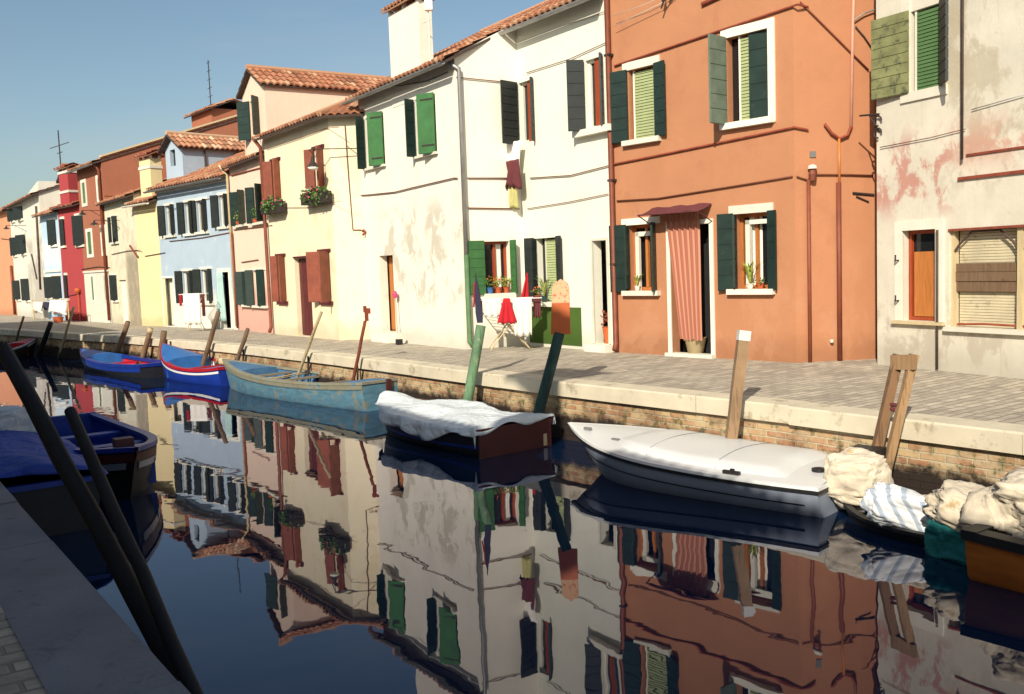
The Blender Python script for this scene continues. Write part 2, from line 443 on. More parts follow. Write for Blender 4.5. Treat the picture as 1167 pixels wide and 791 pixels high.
def door(H, F, r, mat='maroon', ajar=None, depth=.22, sur=None, boards=True, dark=False, step=None):
    u0, u1, z0, z1 = r
    mb = MB(); F.box(mb, u0, u1, z0, z1, -depth-.03, -depth)
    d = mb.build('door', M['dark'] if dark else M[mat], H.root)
    if not dark:
        p = MB(); n = 4; W = u1-u0
        for i in range(n): F.box(p, u0+W*i/n+.008, u0+W*(i+1)/n-.008, z0+.03, z1-.03, -depth+.001, -depth+.02)
        p.build('door_board', M[mat], d)
        h = MB(); h.lathe(F.pt(u0+W*.86, z0+1.0, -depth+.05), [(0, -.02), (.022, -.012), (.022, .012), (0, .02)]); h.build('handle', M['iron'], d, smooth=True)
    if ajar:
        p = MB(); a = math.radians(ajar[1]); left = ajar[2]
        dv = (F.t if left else -F.t)*math.cos(a)-F.n*math.sin(a); nn = V((0, 0, 1)).cross(dv)
        p.box(F.pt(u0+.01 if left else u1-.01, z0, -.03), dv*(ajar[3] if len(ajar) > 3 else .7), nn*.04, V((0, 0, z1-z0-.01))); p.build('door_leaf', M[ajar[0]], d)
    if sur:
        s = MB(); k = sur
        for (a, b, c, e) in ((u0-k, u0, max(0,z0), z1), (u1, u1+k, max(0,z0), z1), (u0-k, u1+k, z1, z1+k)): F.box(s, a, b, c, e, -.01, .025)
        s.build('surround', M['white'], d)
    if step:
        s = MB(); F.box(s, u0-step[0], u1+step[0], -.02, step[1], -.1, step[2]); s.build('doorstep', M['white'], d)
    return d

# ------------------------------------------------------------ tiled slopes
def tile_slope(mb, A, B, up, length, kL=0, kR=0, per=.19, course=.36, amp=.035, seg=6, m=0, thick=True):
    A = V(A); B = V(B); up = V(up).normalized(); e = (B-A); W = e.length; e = e.normalized()
    n = e.cross(up).normalized()
    if n.z < 0: n = -n
    rows = max(1, int(round(length/course))); cn = int(W/per*seg)+1
    base_uv = random.random()*50
    for j in range(rows):
        t0 = j*length/rows; t1 = (j+1)*length/rows+.03
        P = []
        us = []
        for t, hh in ((t0, .035), (t1, .0)):
            lo = kL*t; hi = W-kR*t
            row = []
            for i in range(cn+1):
                u = min(max(W*i/cn, lo), hi)
                h = amp*abs(math.sin(PI*u/per))*1.6-amp*.5
                row.append(A+e*u+up*t+n*(h+hh))
            P.append(row)
        if W-(kL+kR)*t1 < 0 and W-(kL+kR)*t0 < .1: break
        base = len(mb.v); 
        for row in P: mb.v += [tuple(q) for q in row]
        k = len(P[0])
        for i in range(k-1):
            mb.f.append([base+i, base+i+1, base+k+i+1, base+k+i]); mb.m.append(m)
            uu = W*(i+.5)/cn/per+base_uv; mb.uv.append([(uu, j+.5+base_uv)]*4); mb.anyuv = True
        # front lip
        base2 = len(mb.v)
        mb.v += [tuple(q-n*(.03 if j else .05)) for q in P[0]]
        for i in range(k-1):
            mb.f.append([base2+i, base2+i+1, base+i+1, base+i]); mb.m.append(m)
            uu = W*(i+.5)/cn/per+base_uv; mb.uv.append([(uu, j+.5+base_uv)]*4)
    return n
def slab(mb, A, B, up, length, th=.06, m=0, kL=0, kR=0, drop=.02):
    A = V(A); B = V(B); up = V(up).normalized(); e = (B-A).normalized(); n = e.cross(up).normalized()
    if n.z < 0: n = -n
    p = [A, B, B+up*length-e*kR*length, A+up*length+e*kL*length]
    q = [x-n*drop for x in p]; r = [x-n*(drop+th) for x in p]
    mb.face(q, m); mb.face(r[::-1], m)
    for i in range(4): mb.face([r[i], r[(i+1) % 4], q[(i+1) % 4], q[i]], m)

class House:
    def __init__(s, name, pts, label, cat='house', group='houses along the far quay'):
        c = V((pts[0][0], pts[0][1], 0)); d = V((pts[-1][0], pts[-1][1], 0))
        s.org = (c+d)/2
        s.root = empty(name, s.org, label, cat, group)
        s.pts = pts
    def mesh(s, name, mb, mats, parent=None, smooth=False): return mb.build(name, mats, parent or s.root, s.org, smooth)
def gable_roof(H, A, B, back, depth, ze, pitch, over=.28, tm='tile', hipR=False, hipL=False, vergeL=.08, vergeR=.08, seg=6, ridge_at=None, backslope=True, name='roof', gutter=None, parent=None):
    """A,B 2D wall corners at eave (left,right)."""
    A = V((A[0], A[1], ze)); B = V((B[0], B[1], ze)); e = (B-A).normalized(); back = V(back).normalized()
    hd = ridge_at or depth/2; tp = math.tan(pitch)
    up = (back+V((0, 0, tp))).normalized(); Ls = (hd+over)/math.cos(pitch)
    a = A-back*over-V((0, 0, tp*over))-e*(vergeL if not hipL else over); b = B-back*over-V((0, 0, tp*over))+e*(vergeR if not hipR else over)
    k = math.cos(pitch)
    mb = MB(); ml = [M[tm], M['slate'], M[tm]]
    tile_slope(mb, a, b, up, Ls, k if hipL else 0, k if hipR else 0, seg=seg)
    slab(mb, a, b, up, Ls, .05, 1, k if hipL else 0, k if hipR else 0)
    if backslope:
        hb = depth-hd; Lb = (hb+over)/math.cos(pitch)
        upb = (-back+V((0, 0, tp))).normalized()
        a2 = A+back*(depth+over)-V((0, 0, tp*over))-e*vergeL; b2 = B+back*(depth+over)-V((0, 0, tp*over))+e*vergeR
        a2.z += (hd-hb)*tp; b2.z += (hd-hb)*tp
        slab(mb, b2, a2, upb, Lb, .08, 2, k if hipR else 0, k if hipL else 0, 0)
    if hipR:
        up2 = (-e+V((0, 0, tp))).normalized()
        c0 = b; c1 = b+back*(2*(hd+over)); tile_slope(mb, c0, c1, up2, Ls, k, k, seg=seg); slab(mb, c0, c1, up2, Ls, .05, 1, k, k)
    # ridge tiles
    r0 = a+up*Ls+e*((hd+over) if hipL else 0); r1 = b+up*Ls-e*((hd+over) if hipR else 0)
    if (r1-r0).dot(e) > .1: mb.tube([r0+V((0,0,.0)), r1+V((0,0,.0))], .09, 2, 8)
    if hipR: mb.tube([b+V((0,0,.02)), r1+V((0,0,.02))], .08, 2, 8)
    ro = mb.build(name, ml, parent or H.root, H.org)
    if gutter:
        g = MB(); rr = .06; c = a-back*.05-V((0, 0, .06)); d = b-back*.05-V((0, 0, .06))
        rows = []
        for k2 in range(9):
            th = PI+PI*k2/8
            off = back*math.cos(th)*rr+V((0, 0, math.sin(th)*rr))
            rows.append([c+off, d+off])
        g.grid(rows); rows2 = []
        for k2 in range(9):
            th = PI+PI*k2/8
            off = back*math.cos(th)*(rr-.008)+V((0, 0, math.sin(th)*(rr-.008)))
            rows2.append([d+off, c+off])
        g.grid(rows2)
        g.build('gutter', M[gutter], H.root, H.org, True)
    return ro
def body(H, fs, tops, ops, mats, back, depth, ridge=None, ridge_at=None, depthw=.2, tl=None, ridgeB=True, fmi=None):
    """fs faces list left->right; tops list of right-top heights, tl left tops; box behind"""
    mb = MB()
    for i, F in enumerate(fs):
        wall_face(mb, F, tops[i], ops[i], fmi[i] if fmi else 0, depthw, fmi[i] if fmi else 0, ztl=None if tl is None else tl[i])
    A = fs[0].P0; B = fs[-1].P1; back = V(back).normalized()
    zl = (tl or tops)[0]; zr = tops[-1]
    for P, z in ((A, zl), (B, zr)):
        Q = P+back*depth
        if ridge is None: mb.face([P+V((0, 0, -.05)), Q+V((0, 0, -.05)), Q+V((0, 0, z)), P+V((0, 0, z))])
        else:
            ra = ridge_at or depth/2
            mb.face([P+V((0, 0, -.05)), Q+V((0, 0, -.05)), Q+V((0, 0, z+ridge*(1-(2*ra-depth)/ra if ra*2 > depth else 1)*0)), P+back*ra+V((0, 0, z+ridge)), P+V((0, 0, z))])
    Q0 = A+back*depth; Q1 = B+back*depth
    mb.face([Q1+V((0, 0, -.05)), Q0+V((0, 0, -.05)), Q0+V((0, 0, zl)), Q1+V((0, 0, zr))])
    return mb.build('wall', mats, H.root, H.org)
def pipe(H, pts, r=.045, mat='rust', name='downpipe', n=8):
    mb = MB(); mb.tube(pts, r, 0, n); return mb.build(name, M[mat], H.root, H.org, True)
def cable(H, F, pxs, r=.012, mat='cable', out=.03, sag=0):
    pts = [F.px(x, y, out) for x, y in pxs]; mb = MB(); mb.tube(pts, r, 0, 6); return mb.build('cable', M[mat], H.root, H.org, True)

def G2(x, y): p = gp(x, y); return (p.x, p.y)
BACK = V((.84, .545, 0)).normalized()
def lamp_bracket(H, F, x, y, arm=.6):
    p = F.px(x, y, 0); mb = MB()
    q = p+F.n*arm
    mb.tube([p, q], .012); mb.tube([p-V((0, 0, .3)), p+F.n*arm*.6], .01)
    mb.lathe(q-V((0, 0, .16)), [(0, .16), (.03, .14), (.04, .08), (.14, .02), (.15, 0), (0, 0)], 0)
    b = mb.build('wall_lamp', M['iron'], H.root, H.org)
    g = MB(); g.lathe(q-V((0, 0, .22)), [(0, 0), (.05, .01), (.06, .05), (.03, .07)], 0); g.build('bulb', M['white'], b, smooth=True)
def chimney(roof, H, c, w, d, z0, z1, e, bk, wm, bands=(), cap='tile', flare=0, capw=.12, bandm='white'):
    """c centre 2D Vector; e,bk axes"""
    mb = MB(); c = V((c[0], c[1], 0))
    o = c-e*w/2-bk*d/2
    mb.box(o+V((0, 0, z0)), e*w, bk*d, V((0, 0, z1-z0)))
    for z in bands: mb.box(o-e*.03-bk*.03+V((0, 0, z)), e*(w+.06), bk*(d+.06), V((0, 0, .1)), 1)
    if flare:
        k = flare
        P0 = [o+V((0,0,z1)), o+e*w+V((0,0,z1)), o+e*w+bk*d+V((0,0,z1)), o+bk*d+V((0,0,z1))]
        Q = [o-e*k-bk*k+V((0,0,z1+k*1.6)), o+e*(w+k)-bk*k+V((0,0,z1+k*1.6)), o+e*(w+k)+bk*(d+k)+V((0,0,z1+k*1.6)), o-e*k+bk*(d+k)+V((0,0,z1+k*1.6))]
        for i in range(4): mb.face([P0[i], P0[(i+1)%4], Q[(i+1)%4], Q[i]])
        z1 = z1+k*1.6; o = o-e*k-bk*k; w += 2*k; d += 2*k
        mb.face(Q)
    # small posts then a little pitched cap
    for i in (0, .5, 1):
        for j in (0, 1):
            mb.box(o+e*(i*(w-.09))+bk*(j*(d-.09))+V((0, 0, z1)), e*.09, bk*.09, V((0, 0, .1)), 1)
    zc = z1+.1
    for sgn in (0, 1):
        a = o-bk*capw+V((0, 0, zc))-e*capw if sgn == 0 else o+bk*(d+capw)+V((0, 0, zc))-e*capw
        b2 = a+e*(w+2*capw)
        hd = d/2+capw; upv = ((bk if sgn == 0 else -bk)+V((0, 0, .45))).normalized()
        L = math.hypot(hd, hd*.45)
        tile_slope(mb, a, b2, upv, L, 0, 0, per=.16, course=.25, amp=.03, m=2); slab(mb, a, b2, upv, L, .03, 2)
    return mb.build('chimney', [wm, M[bandm], M[cap]], roof, H.org)
def dormer(H, F, u0, u1, z0, ze, rise, depth, wallm, opening=None, setback=0, tm='tile', over=.15, name='dormer'):
    """front-facing gabled dormer, ridge runs back."""
    mb = MB(); b = -F.n; um = (u0+u1)/2
    P = lambda u, z, d=0: F.pt(u, z, -setback-d)
    Fd = Face(P(u0, 0), P(u1, 0), F.n)
    ops = []
    if opening: ops = [[opening[0]-u0, opening[1]-u0, opening[2], opening[3]]]
    wall_face(mb, Fd, ze, ops, z0=z0)
    mb.face([P(u0, ze), P(u1, ze), P(um, ze+rise)])
    for u in (u0, u1): mb.face([P(u, z0), P(u, z0, depth), P(u, ze, depth), P(u, ze)])
    mb.face([P(u1, z0, depth), P(u0, z0, depth), P(u0, ze, depth), P(um, ze+rise, depth), P(u1, ze, depth)])
    d = mb.build(name, wallm, H.root, H.org)
    r = MB(); hw = (u1-u0)/2; pt = math.atan2(rise, hw); L = math.hypot(hw, rise)+over
    k = over/math.cos(0)
    for sg in (0, 1):
        ed = F.t if sg else -F.t
        u = u1 if sg else u0
        dz = over*math.sin(pt); du = over*math.cos(pt)
        a = P(u, ze-dz, -over)+ed*du; c = P(u, ze-dz, depth)+ed*du
        upv = (-ed*hw+V((0, 0, rise))).normalized()
        tile_slope(r, a, c, upv, L, 0, 0); slab(r, a, c, upv, L, .05, 1)
    r.tube([P(um, ze+rise+.02, -over), P(um, ze+rise+.02, depth)], .08, 0)
    r.build('dormer_roof', [M[tm], M['slate']], d, H.org)
    return d, Fd

# ------------------------------------------------------------ foliage helper
def leaves(mb, c, rx, ry, rz, n, size=.05, m=0, droop=0, X=V((1, 0, 0)), Y=V((0, 1, 0))):
    for _ in range(n):
        while True:
            p = V((random.uniform(-1, 1), random.uniform(-1, 1), random.uniform(-1, 1)))
            if p.length < 1: break
        p = V(c)+X*(p.x*rx)+Y*(p.y*ry)+V((0, 0, p.z*rz-droop*random.random()))
        a = V((random.uniform(-1, 1), random.uniform(-1, 1), random.uniform(-.6, 1))).normalized()*size*random.uniform(.6, 1.3)
        b = a.orthogonal().normalized()*size*.35
        b.rotate(Matrix.Rotation(random.random()*6, 3, a))
        mb.face([p, p+a*.5+b, p+a, p+a*.5-b], m)
def pot_plant(F, u, z, out, h, potm, leafm, label, flower=None, r=.07, lh=.14, spiky=False, n=60):
    p = F.pt(u, z, out); root = empty('potted_plant', p, label, 'potted plant')
    mb = MB(); mb.lathe(p, [(0, 0), (r*.7, 0), (r, h*.9), (r*1.12, h*.9), (r*1.12, h), (r*.95, h), (r*.9, h*.85), (0, h*.85)], 0)
    mb.build('pot', M[potm], root, smooth=False)
    f = MB()
    if spiky:
        for _ in range(26):
            a = random.random()*6.28; q = V((math.cos(a), math.sin(a), 0)); L = lh*random.uniform(1.2, 2.2)
            s = p+V((0, 0, h*.85)); mid = s+V((0, 0, L*.7))+q*L*.2; tip = s+V((0, 0, L*.9))+q*L*.55; w = q.cross(V((0, 0, 1)))*.012
            f.face([s-w, s+w, mid+w, mid-w]); f.face([mid-w, mid+w, tip])
    else: leaves(f, p+V((0, 0, h+lh*.6)), r*1.5, r*1.5, lh*.7, n, .06)
    f.build('foliage', M[leafm], root)
    if flower:
        g = MB(); leaves(g, p+V((0, 0, h+lh*.8)), r*1.5, r*1.5, lh*.6, n//3, .05); g.build('blossom', M[flower], root)
    return root
M['aqua'] = simple('pale blue green curtain cloth', sr(170, 200, 196), .95, .1, 5, .2)

M['pinkp'] = simple('pale pink painted pipe', sr(214, 160, 140), .6, .1, 5, .2)

M['p_wood'] = simple('split brown mooring wood', sr(122, 98, 76), .9, .2, 3, .6, dirt=(sr(86, 70, 56), 7, .58), tide=.9, grain=38)
M['p_bone'] = simple('bleached mooring wood', sr(186, 168, 132), .9, .15, 3, .5, tide=.9, grain=38)
M['p_plank'] = simple('pale mooring plank', sr(150, 122, 92), .9, .2, 3, .5, tide=.9, grain=34)
M['p_polegreen'] = simple('flaking green pole paint', sr(92, 124, 92), .8, .2, 4, .4, dirt=(sr(150, 150, 118), 8, .56), tide=.9, grain=20)
M['p_poledk'] = simple('flaking dark teal pole paint', sr(32, 62, 60), .8, .2, 4, .4, dirt=(sr(90, 96, 84), 9, .6), tide=.9, grain=20)
M['p_rustred'] = simple('rusted pole', sr(124, 62, 44), .9, .25, 9, .4, tide=.9, grain=30)
M['p_darkwood'] = simple('shade-black mooring wood', (.006, .006, .008), .8, .3, 3, .6, grain=30)  # near-black tone puts the shade into the near poles and the stump
M['p_iron'] = M['iron']

M['p_wood2'] = simple('split brown post wood', sr(128, 98, 70), .9, .2, 3, .6, dirt=(sr(86, 70, 56), 7, .6), tide=.12, grain=38)
M['p_plank2'] = simple('pale post plank', sr(160, 128, 92), .9, .2, 3, .5, tide=.12, grain=34)

# ============================================================ HOUSES
def mkfaces(pxs):
    P = [G2(*q) for q in pxs]; return P, [Face(a, b) for a, b in zip(P, P[1:])]
def extend(P, dist, a, b):
    d = (V(P[b])-V(P[a])).normalized(); q = V(P[b])+d*dist; return (q.x, q.y)
R = lambda F, *r: F.rect(r)

# --- weathered pale house at the right edge --------------------------------
P = [G2(1000, 415), G2(1167, 431.5)]; P[1] = extend(P, 2.6, 0, 1)
H = House('terraced_house', P, 'weathered off-white house with peeling pink plaster at the right edge')
F = Face(*P)
oU = R(F, 1038, 1073, 8, 101); oL = R(F, 1029, 1067, 262, 366)
zs0 = F.uz(1100, 373)[1]; zs1 = F.uz(1100, 260)[1]; us0 = F.uz(1081, 320)[0]; oS = [us0, us0+2.1, zs0, zs1]
uo = F.uz(1070, 300)[0]
ux = lambda u: (F.pt(u, 0)-H.org).x
wm = plaster('weathered off white plaster', (.66, .62, .52), [((.48, .20, .16), 2.6, .50, 2.2, 3.2, .8, -9, ux(uo+.3)), ((.42, .36, .26), 1.5, .5, 2.4, 7, .6, ux(uo), 9), ((.55, .27, .2), 2.2, .42, 2.75, 3.2, .7, ux(uo+.1), 9), ((.40, .35, .28), 1.8, .5, -.1, 1.0, .6)], .08, .5)
body(H, [F], [7.2], [[oU, oL, oS]], [wm], BACK, 7, depthw=.24)
gable_roof(H, P[0], P[1], BACK, 7, 7.2, .35, gutter='metal')
w = window(H, F, oU, frame=None, blind=('blindg', .98, .1, .98), sh='oldgreen', L=(.60, 174), R=(.40, 142, 'dkgrey'), boards=8, depth=.12, muntin=False)
s = MB(); F.box(s, oU[0]-.16, oU[0]-.001, oU[2]-.12, oU[3]+.15, -.01, .02); F.box(s, oU[0]-.16, oU[1]+.1, oU[2]-.13, oU[2]-.002, -.01, .03); s.build('surround', M['white'], w)
w = window(H, F, oL, frame='redw', sur=.13, muntin=False, sill=(.15, .045, .07, 'bone'), depth=.16)
s = MB(); F.box(s, oL[0]+.1, oL[1]-.06, oL[2]+.06, oL[3]-.3, -.15, -.11); s.build('inner_panel', M['orangew'], w)
s = MB()
for zz in (.28, .85): s.tube([F.pt(oL[0]-.05, oL[2]+zz, .03), F.pt(oL[0]-.05, oL[2]+zz, .09), F.pt(oL[0]-.05, oL[2]+zz+.08, .09)], .012)
s.build('shutter_hook', M['iron'], w)
# shop window: roller blinds, posts, boards
w = window(H, F, oS, frame=None, depth=.2, muntin=False, name='shop_window', glass='dark', sill=(.03, .06, .07))
for k in range(2):
    a = oS[0]+.06+k*1.02; b = a+.93
    s = MB(); n = 34; hz = (oS[3]-oS[2])/n
    for i in range(n): s.box(F.pt(a, oS[2]+i*hz+.004, -.17), F.t*(b-a), F.n*.03, V((0, 0, hz-.005)))
    s.build('roller_blind', M['blindb'], w)
s = MB()
F.box(s, oS[0]+.99, oS[0]+1.065, oS[2], oS[3], -.13, -.03); s.build('post', M['bone'], w)
s = MB(); F.box(s, oS[0], oS[0]+.05, oS[2], oS[3], -.13, -.05); s.build('post', M['bone'], w)
s = MB(); zb = oS[2]+.36*(oS[3]-oS[2])
for i, (dz, hh, dt) in enumerate(((0, .13, .0), (.135, .12, .012), (.26, .11, .004))): F.box(s, oS[0]+.05, oS[1], zb+dz, zb+dz+hh, -.12+dt, -.085+dt)
s.build('cross_board', M['wood'], w)
s = MB(); F.box(s, oS[0], oS[1], oS[3]-.03, oS[3]-.002, -.12, .015); s.build('lintel', M['rustred'], w)
for k in range(2):
    s = MB(); a = oS[0]+.05+k*1.02; s.tube([F.pt(a, oS[3]-.3, -.06), F.pt(a+.08, oS[3]-.2, -.06), F.pt(a+.26, oS[3]-.05, -.06), F.pt(a+.68, oS[3]-.05, -.06), F.pt(a+.86, oS[3]-.2, -.06), F.pt(a+.93, oS[3]-.3, -.06)], .016); s.build('iron_rim', M['slate'], w)
s = MB(); s.tube([F.pt(oS[0]+.1, oS[2]+.03, -.05), F.pt(oS[0]+.5, oS[2]+.05, -.05), F.pt(oS[1], oS[2]+.03, -.05)], .014)
s.build('iron_rim', M['rustred'], w)
u1, z1 = F.uz(1103, 0); uz_, zz_ = F.uz(1100, 182)
pipe(H, [F.pt(uz_, 7, .06), F.pt(uz_, zz_, .06)], .018, 'slate')
u1 = F.uz(1071, 300)[0]; pipe(H, [F.pt(u1, F.uz(1070, 262)[1], .05), F.pt(u1, 0.02, .05)], .018, 'slate')
s = MB(); a, b = F.uz(1093, 204); F.box(s, a, F.W, b-.02, b+.02, 0.0, .03); a2, b2 = F.uz(1102, 177); F.box(s, a2, F.W, b2-.015, b2+.015, 0.0, .02); s.build('moulding', M['rustred'], H.root)
cable(H, F, [(1003, 168), (1060, 157), (1100, 147)], .006); cable(H, F, [(1107, 125), (1167, 108)], .006, 'metal')
# wrought bracket
s = MB(); p = F.px(1002, 130, 0.01)
s.tube([p, p+F.n*.02-F.t*.35+V((0,0,.03))], .014); s.tube([p-V((0,0,.25)), p-F.t*.18+V((0,0,0))], .012)
for k in (0, 1):
    c = p-V((0, 0, .1+.17*k)); s.tube([c+F.t*(.07*math.cos(a))+V((0, 0, .07*math.sin(a)))+F.n*.03 for a in [i*.6 for i in range(9)]], .013)
s.build('iron_bracket', M['iron'], H.root)

# --- orange house -----------------------------------------------------------
pxs = [(699, 401), (908, 413), (997, 408.5)]
P, FS = mkfaces(pxs); H = House('terraced_house', P, 'orange house with a striped curtain over its door and dark green shutters')
F, Fs = FS
wm = plaster('orange render', (.465, .215, .115), [((.52, .28, .17), 1.1, .5, -.1, 1.6, .3), ((.38, .16, .09), 1.4, .54, 1.5, 7, .3)], .04, .12)
o1 = R(F, 717, 747, 77, 158); o2 = R(F, 829, 876, 38, 137); o3 = R(F, 716, 747, 256, 331); oD = R(F, 765, 810, 256, 393); oD[2] = .02; o4 = R(F, 838, 876, 243, 329)
body(H, FS, [7.4, 7.4], [[o1, o2, o3, oD, o4], []], [wm], BACK, 7, depthw=.2)
gable_roof(H, P[0], P[1], BACK, 7, 7.4, .35, gutter='rust', vergeR=.9)
window(H, F, o1, frame=None, blind=('blind', .97, .08, .95), sh='dkgreen', L=(.34, 172), R=(.26, 170), lintel=(.12, .14), sill=(.12, .09, .1), depth=.16, boards=6)
w = window(H, F, o2, frame=None, blind=('blind', .97, .25, .68), sh='greygreen', L=(.42, 92), sill=(.10, .1, .1), depth=.14, boards=6)
s = MB(); F.box(s, o2[0]-.1, o2[1]+.12, o2[3]+.002, o2[3]+.14, -.01, .03); F.box(s, o2[1]+.002, o2[1]+.12, o2[2]-.09, o2[3]+.001, -.01, .03); s.build('surround', M['white'], w)
shutter(F, w, o2[1]-.005, o2[2]+.01, o2[3]-.01, .36, 8, False, M['dkgreen'], 5, out=-.06)
w = window(H, F, o3, frame='orangew', curtain=('maroonc', .6, .95), sh='dkgreen', L=(.36, 172), lintel=(.12, .12), sill=(.1, .09, .1), depth=.2, boards=5)
s = MB(); k = .05
for (a, b, c, d) in ((o3[0]+.12, o3[0]+.2, o3[2], o3[3]-.12), (o3[0]+.12, o3[1], o3[3]-.2, o3[3]-.12)): F.box(s, a, b, c, d, -.12, -.06)
s.build('outer_frame', M['whitew'], w)
shutter(F, w, o3[0]+.01, o3[2]+.02, o3[3]-.01, .13, 75, True, M['dkgreen'], 5, out=0); shutter(F, w, o3[1]+.02, o3[2]-.02, o3[3]+.02, .17, 110, False, M['dkgreen'], 5)
w = window(H, F, o4, frame='orangew', curtain=('ivory', .25, .62), sh='dkgreen', L=(.28, 172), R=(.17, 168), lintel=(.10, .14), sill=(.12, .09, .1), depth=.2, boards=5)
s = MB(); F.box(s, o4[0]+.16, o4[0]+.24, o4[2], o4[3]-.1, -.12, -.05); F.box(s, o4[0]+.16, o4[1], o4[3]-.17, o4[3]-.1, -.12, -.05); s.build('outer_frame', M['whitew'], w)
shutter(F, w, o4[0]+.01, o4[2]+.02, o4[3]-.01, .15, 70, True, M['dkgreen'], 5, out=0)
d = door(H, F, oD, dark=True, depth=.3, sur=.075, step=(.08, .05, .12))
s = MB(); P_ = []                                       # awning
zA = F.uz(780, 238)[1]; ua = F.uz(744, 240)[0]; ub = F.uz(812, 236)[0]
aw = []
for j in range(5):
    t = j/4; aw.append([F.pt(ua+(ub-ua)*i/10, zA+.06-.13*t-.02*math.sin(PI*t)+.012*math.sin(i*1.7), .02+.38*t) for i in range(11)])
s.grid(aw); s.grid([[q-V((0, 0, .012)) for q in r_][::-1] for r_ in aw]); s.tube([aw[-1][0], aw[-1][-1]], .013)
for q in (0, -1): s.tube([aw[-1][q], F.pt(ua if q == 0 else ub, zA-.25, .01)], .01)
s.build('awning', M['maroonc'], H.root)
def stripemat():
    m, nt, b = newmat('red and white striped curtain'); uv = nt.nodes.new('ShaderNodeUVMap')
    sp = nt.nodes.new('ShaderNodeSeparateXYZ'); nt.links.new(uv.outputs[0], sp.inputs[0])
    fr = mathn(nt, 'FRACT', mathn(nt, 'MULTIPLY', sp.outputs[0], 6.0))
    r = ramp(nt, fr, [(0, sr(160, 98, 80)), (.5, sr(160, 98, 80)), (.52, sr(188, 138, 114)), (.72, sr(188, 138, 114)), (.74, sr(174, 116, 96))], 'CONSTANT')
    nt.links.new(r.outputs[0], b.inputs['Base Color']); b.inputs['Roughness'].default_value = .95; return m
M['stripe'] = stripemat()
cu0 = oD[0]-.06; cz1 = zA-.02; cz0 = F.uz(790, 387)[1]
s = MB(); n = 48; rows = []
for j in range(15):
    t = j/14; z = cz1+(cz0-cz1)*t; a = cu0+.30*t; b = oD[1]-.16+.03*t
    rows.append([F.pt(a+(b-a)*i/n, z+.015*math.sin(i*.5)*t, .05+.028*math.sin(i/n*6*2*PI)+.04*t*math.sin(t*2)) for i in range(n+1)])
for j in range(14):
    for i in range(n):
        s.face([rows[j][i], rows[j][i+1], rows[j+1][i+1], rows[j+1][i]], 0, [(i/n, 0), ((i+1)/n, 0), ((i+1)/n, 1), (i/n, 1)])
cur = s.build('door_curtain', [M['stripe']], None, F.pt((cu0+oD[1])/2, cz0)); tag(cur, 'red and white striped curtain hanging in the doorway of the orange house', 'curtain')
s = MB(); s.tube([F.pt(cu0-.03, cz1+.01, .05), F.pt(oD[1]-.1, cz1+.01, .05)], .012); s.build('curtain_rod', M['iron'], d)
s = MB(); bp = F.pt(oD[0]+.40, .05, -.12); s.lathe(bp, [(0, 0), (.13, 0), (.19, .26), (.2, .27), (.18, .25), (0, .24)], 0)
tag(s.build('basket', M['bone'], None, bp, True), 'round straw basket standing on the threshold under the striped curtain', 'basket')
uP = F.uz(702.5, 300)[0]
pipe(H, [F.pt(uP, 7.35, .2), F.pt(uP, 7.1, .07), F.pt(uP, .15, .07), F.pt(uP+.03, .05, .14)], .05, 'rust')
for zz in (5.3, 3.1, 1.6): s = MB(); s.cbox(F.pt(uP, zz, .05), .13, .13, .04, 0, math.atan2(F.t.y, F.t.x)); s.build('pipe_clamp', M['iron'], H.root)
s = MB(); s.tube([F.px(700, 75, .03), F.px(909, 5, .03), Fs.px(921, 8, .03)], .017); s.build('moulding', M['rustred'], H.root)
s = MB(); s.tube([F.px(700, 187, .03), F.px(760, 175, .03), F.px(905, 145, .03), Fs.px(921, 148, .03)], .017); s.build('moulding', M['rustred'], H.root)
s = MB(); s.tube([F.px(800, 5, .03), F.px(828, -8, .03)], .035); s.build('moulding', M['rustred'], H.root)
cable(H, F, [(703, 229), (750, 226), (800, 218), (850, 210), (903, 201)], .012)
cable(H, Fs, [(908, 201), (920, 205), (930, 199), (960, 199), (995, 200)], .012)
cable(H, F, [(700, 30), (755, 3), (770, -10)], .006, 'whitew', .12); cable(H, F, [(700, 18), (740, 3), (760, -8)], .005, 'whitew', .14)
s = MB(); p = F.px(756, 2, .15); s.tube([p, p+V((0,0,.5))-F.n*.1], .012)
for k in range(2): s.lathe(p+F.t*(.12*k)+V((0,0,.1*k)), [(0, 0), (.03, .01), (.035, .05), (.015, .07), (.03, .09), (0, .12)])
s.tube([p+F.t*.4+V((0, 0, .35)), p, p-F.t*.05-V((0, 0, .1))], .015); s.build('insulator_bracket', M['iron'], H.root)
for x, ytop, rr in ((923, 205, .03), (957, 208, .04)):
    u, z = Fs.uz(x, ytop, .05); u2, _ = Fs.uz(x, 380, .05); pipe(H, [Fs.pt(u2, z, .05), Fs.pt(u2, .0, .05)], rr, 'rust')
u, z = Fs.uz(957, 158, .05); u3, _ = Fs.uz(957, 260, .05); pipe(H, [Fs.pt(u3, z, .05), Fs.pt(u3, z-.75, .05)], .02, 'orangew')
pipe(H, [Fs.px(974, -30, .05), Fs.px(972, 25, .05), Fs.px(970, 144, .05)], .024, 'pinkp', 'vent_pipe')
pipe(H, [Fs.px(970, 144, .05), Fs.px(966, 154, .05), Fs.px(957, 158, .05), Fs.px(948, 152, .05), Fs.px(940, 141, .05)], .022, 'rustred', 'pipe_elbow')
cable(H, Fs, [(912, 2), (935, 25), (965, 55), (990, 80)], .012, 'rust'); cable(H, Fs, [(975, 30), (985, 42), (993, 54)], .01, 'cabledk')
s = MB(); s.tube([Fs.px(972, 24, .05), Fs.px(985, 15, .06), Fs.px(1000, 10, .05)], .012); s.build('pipe_arm', M['metal'], H.root)
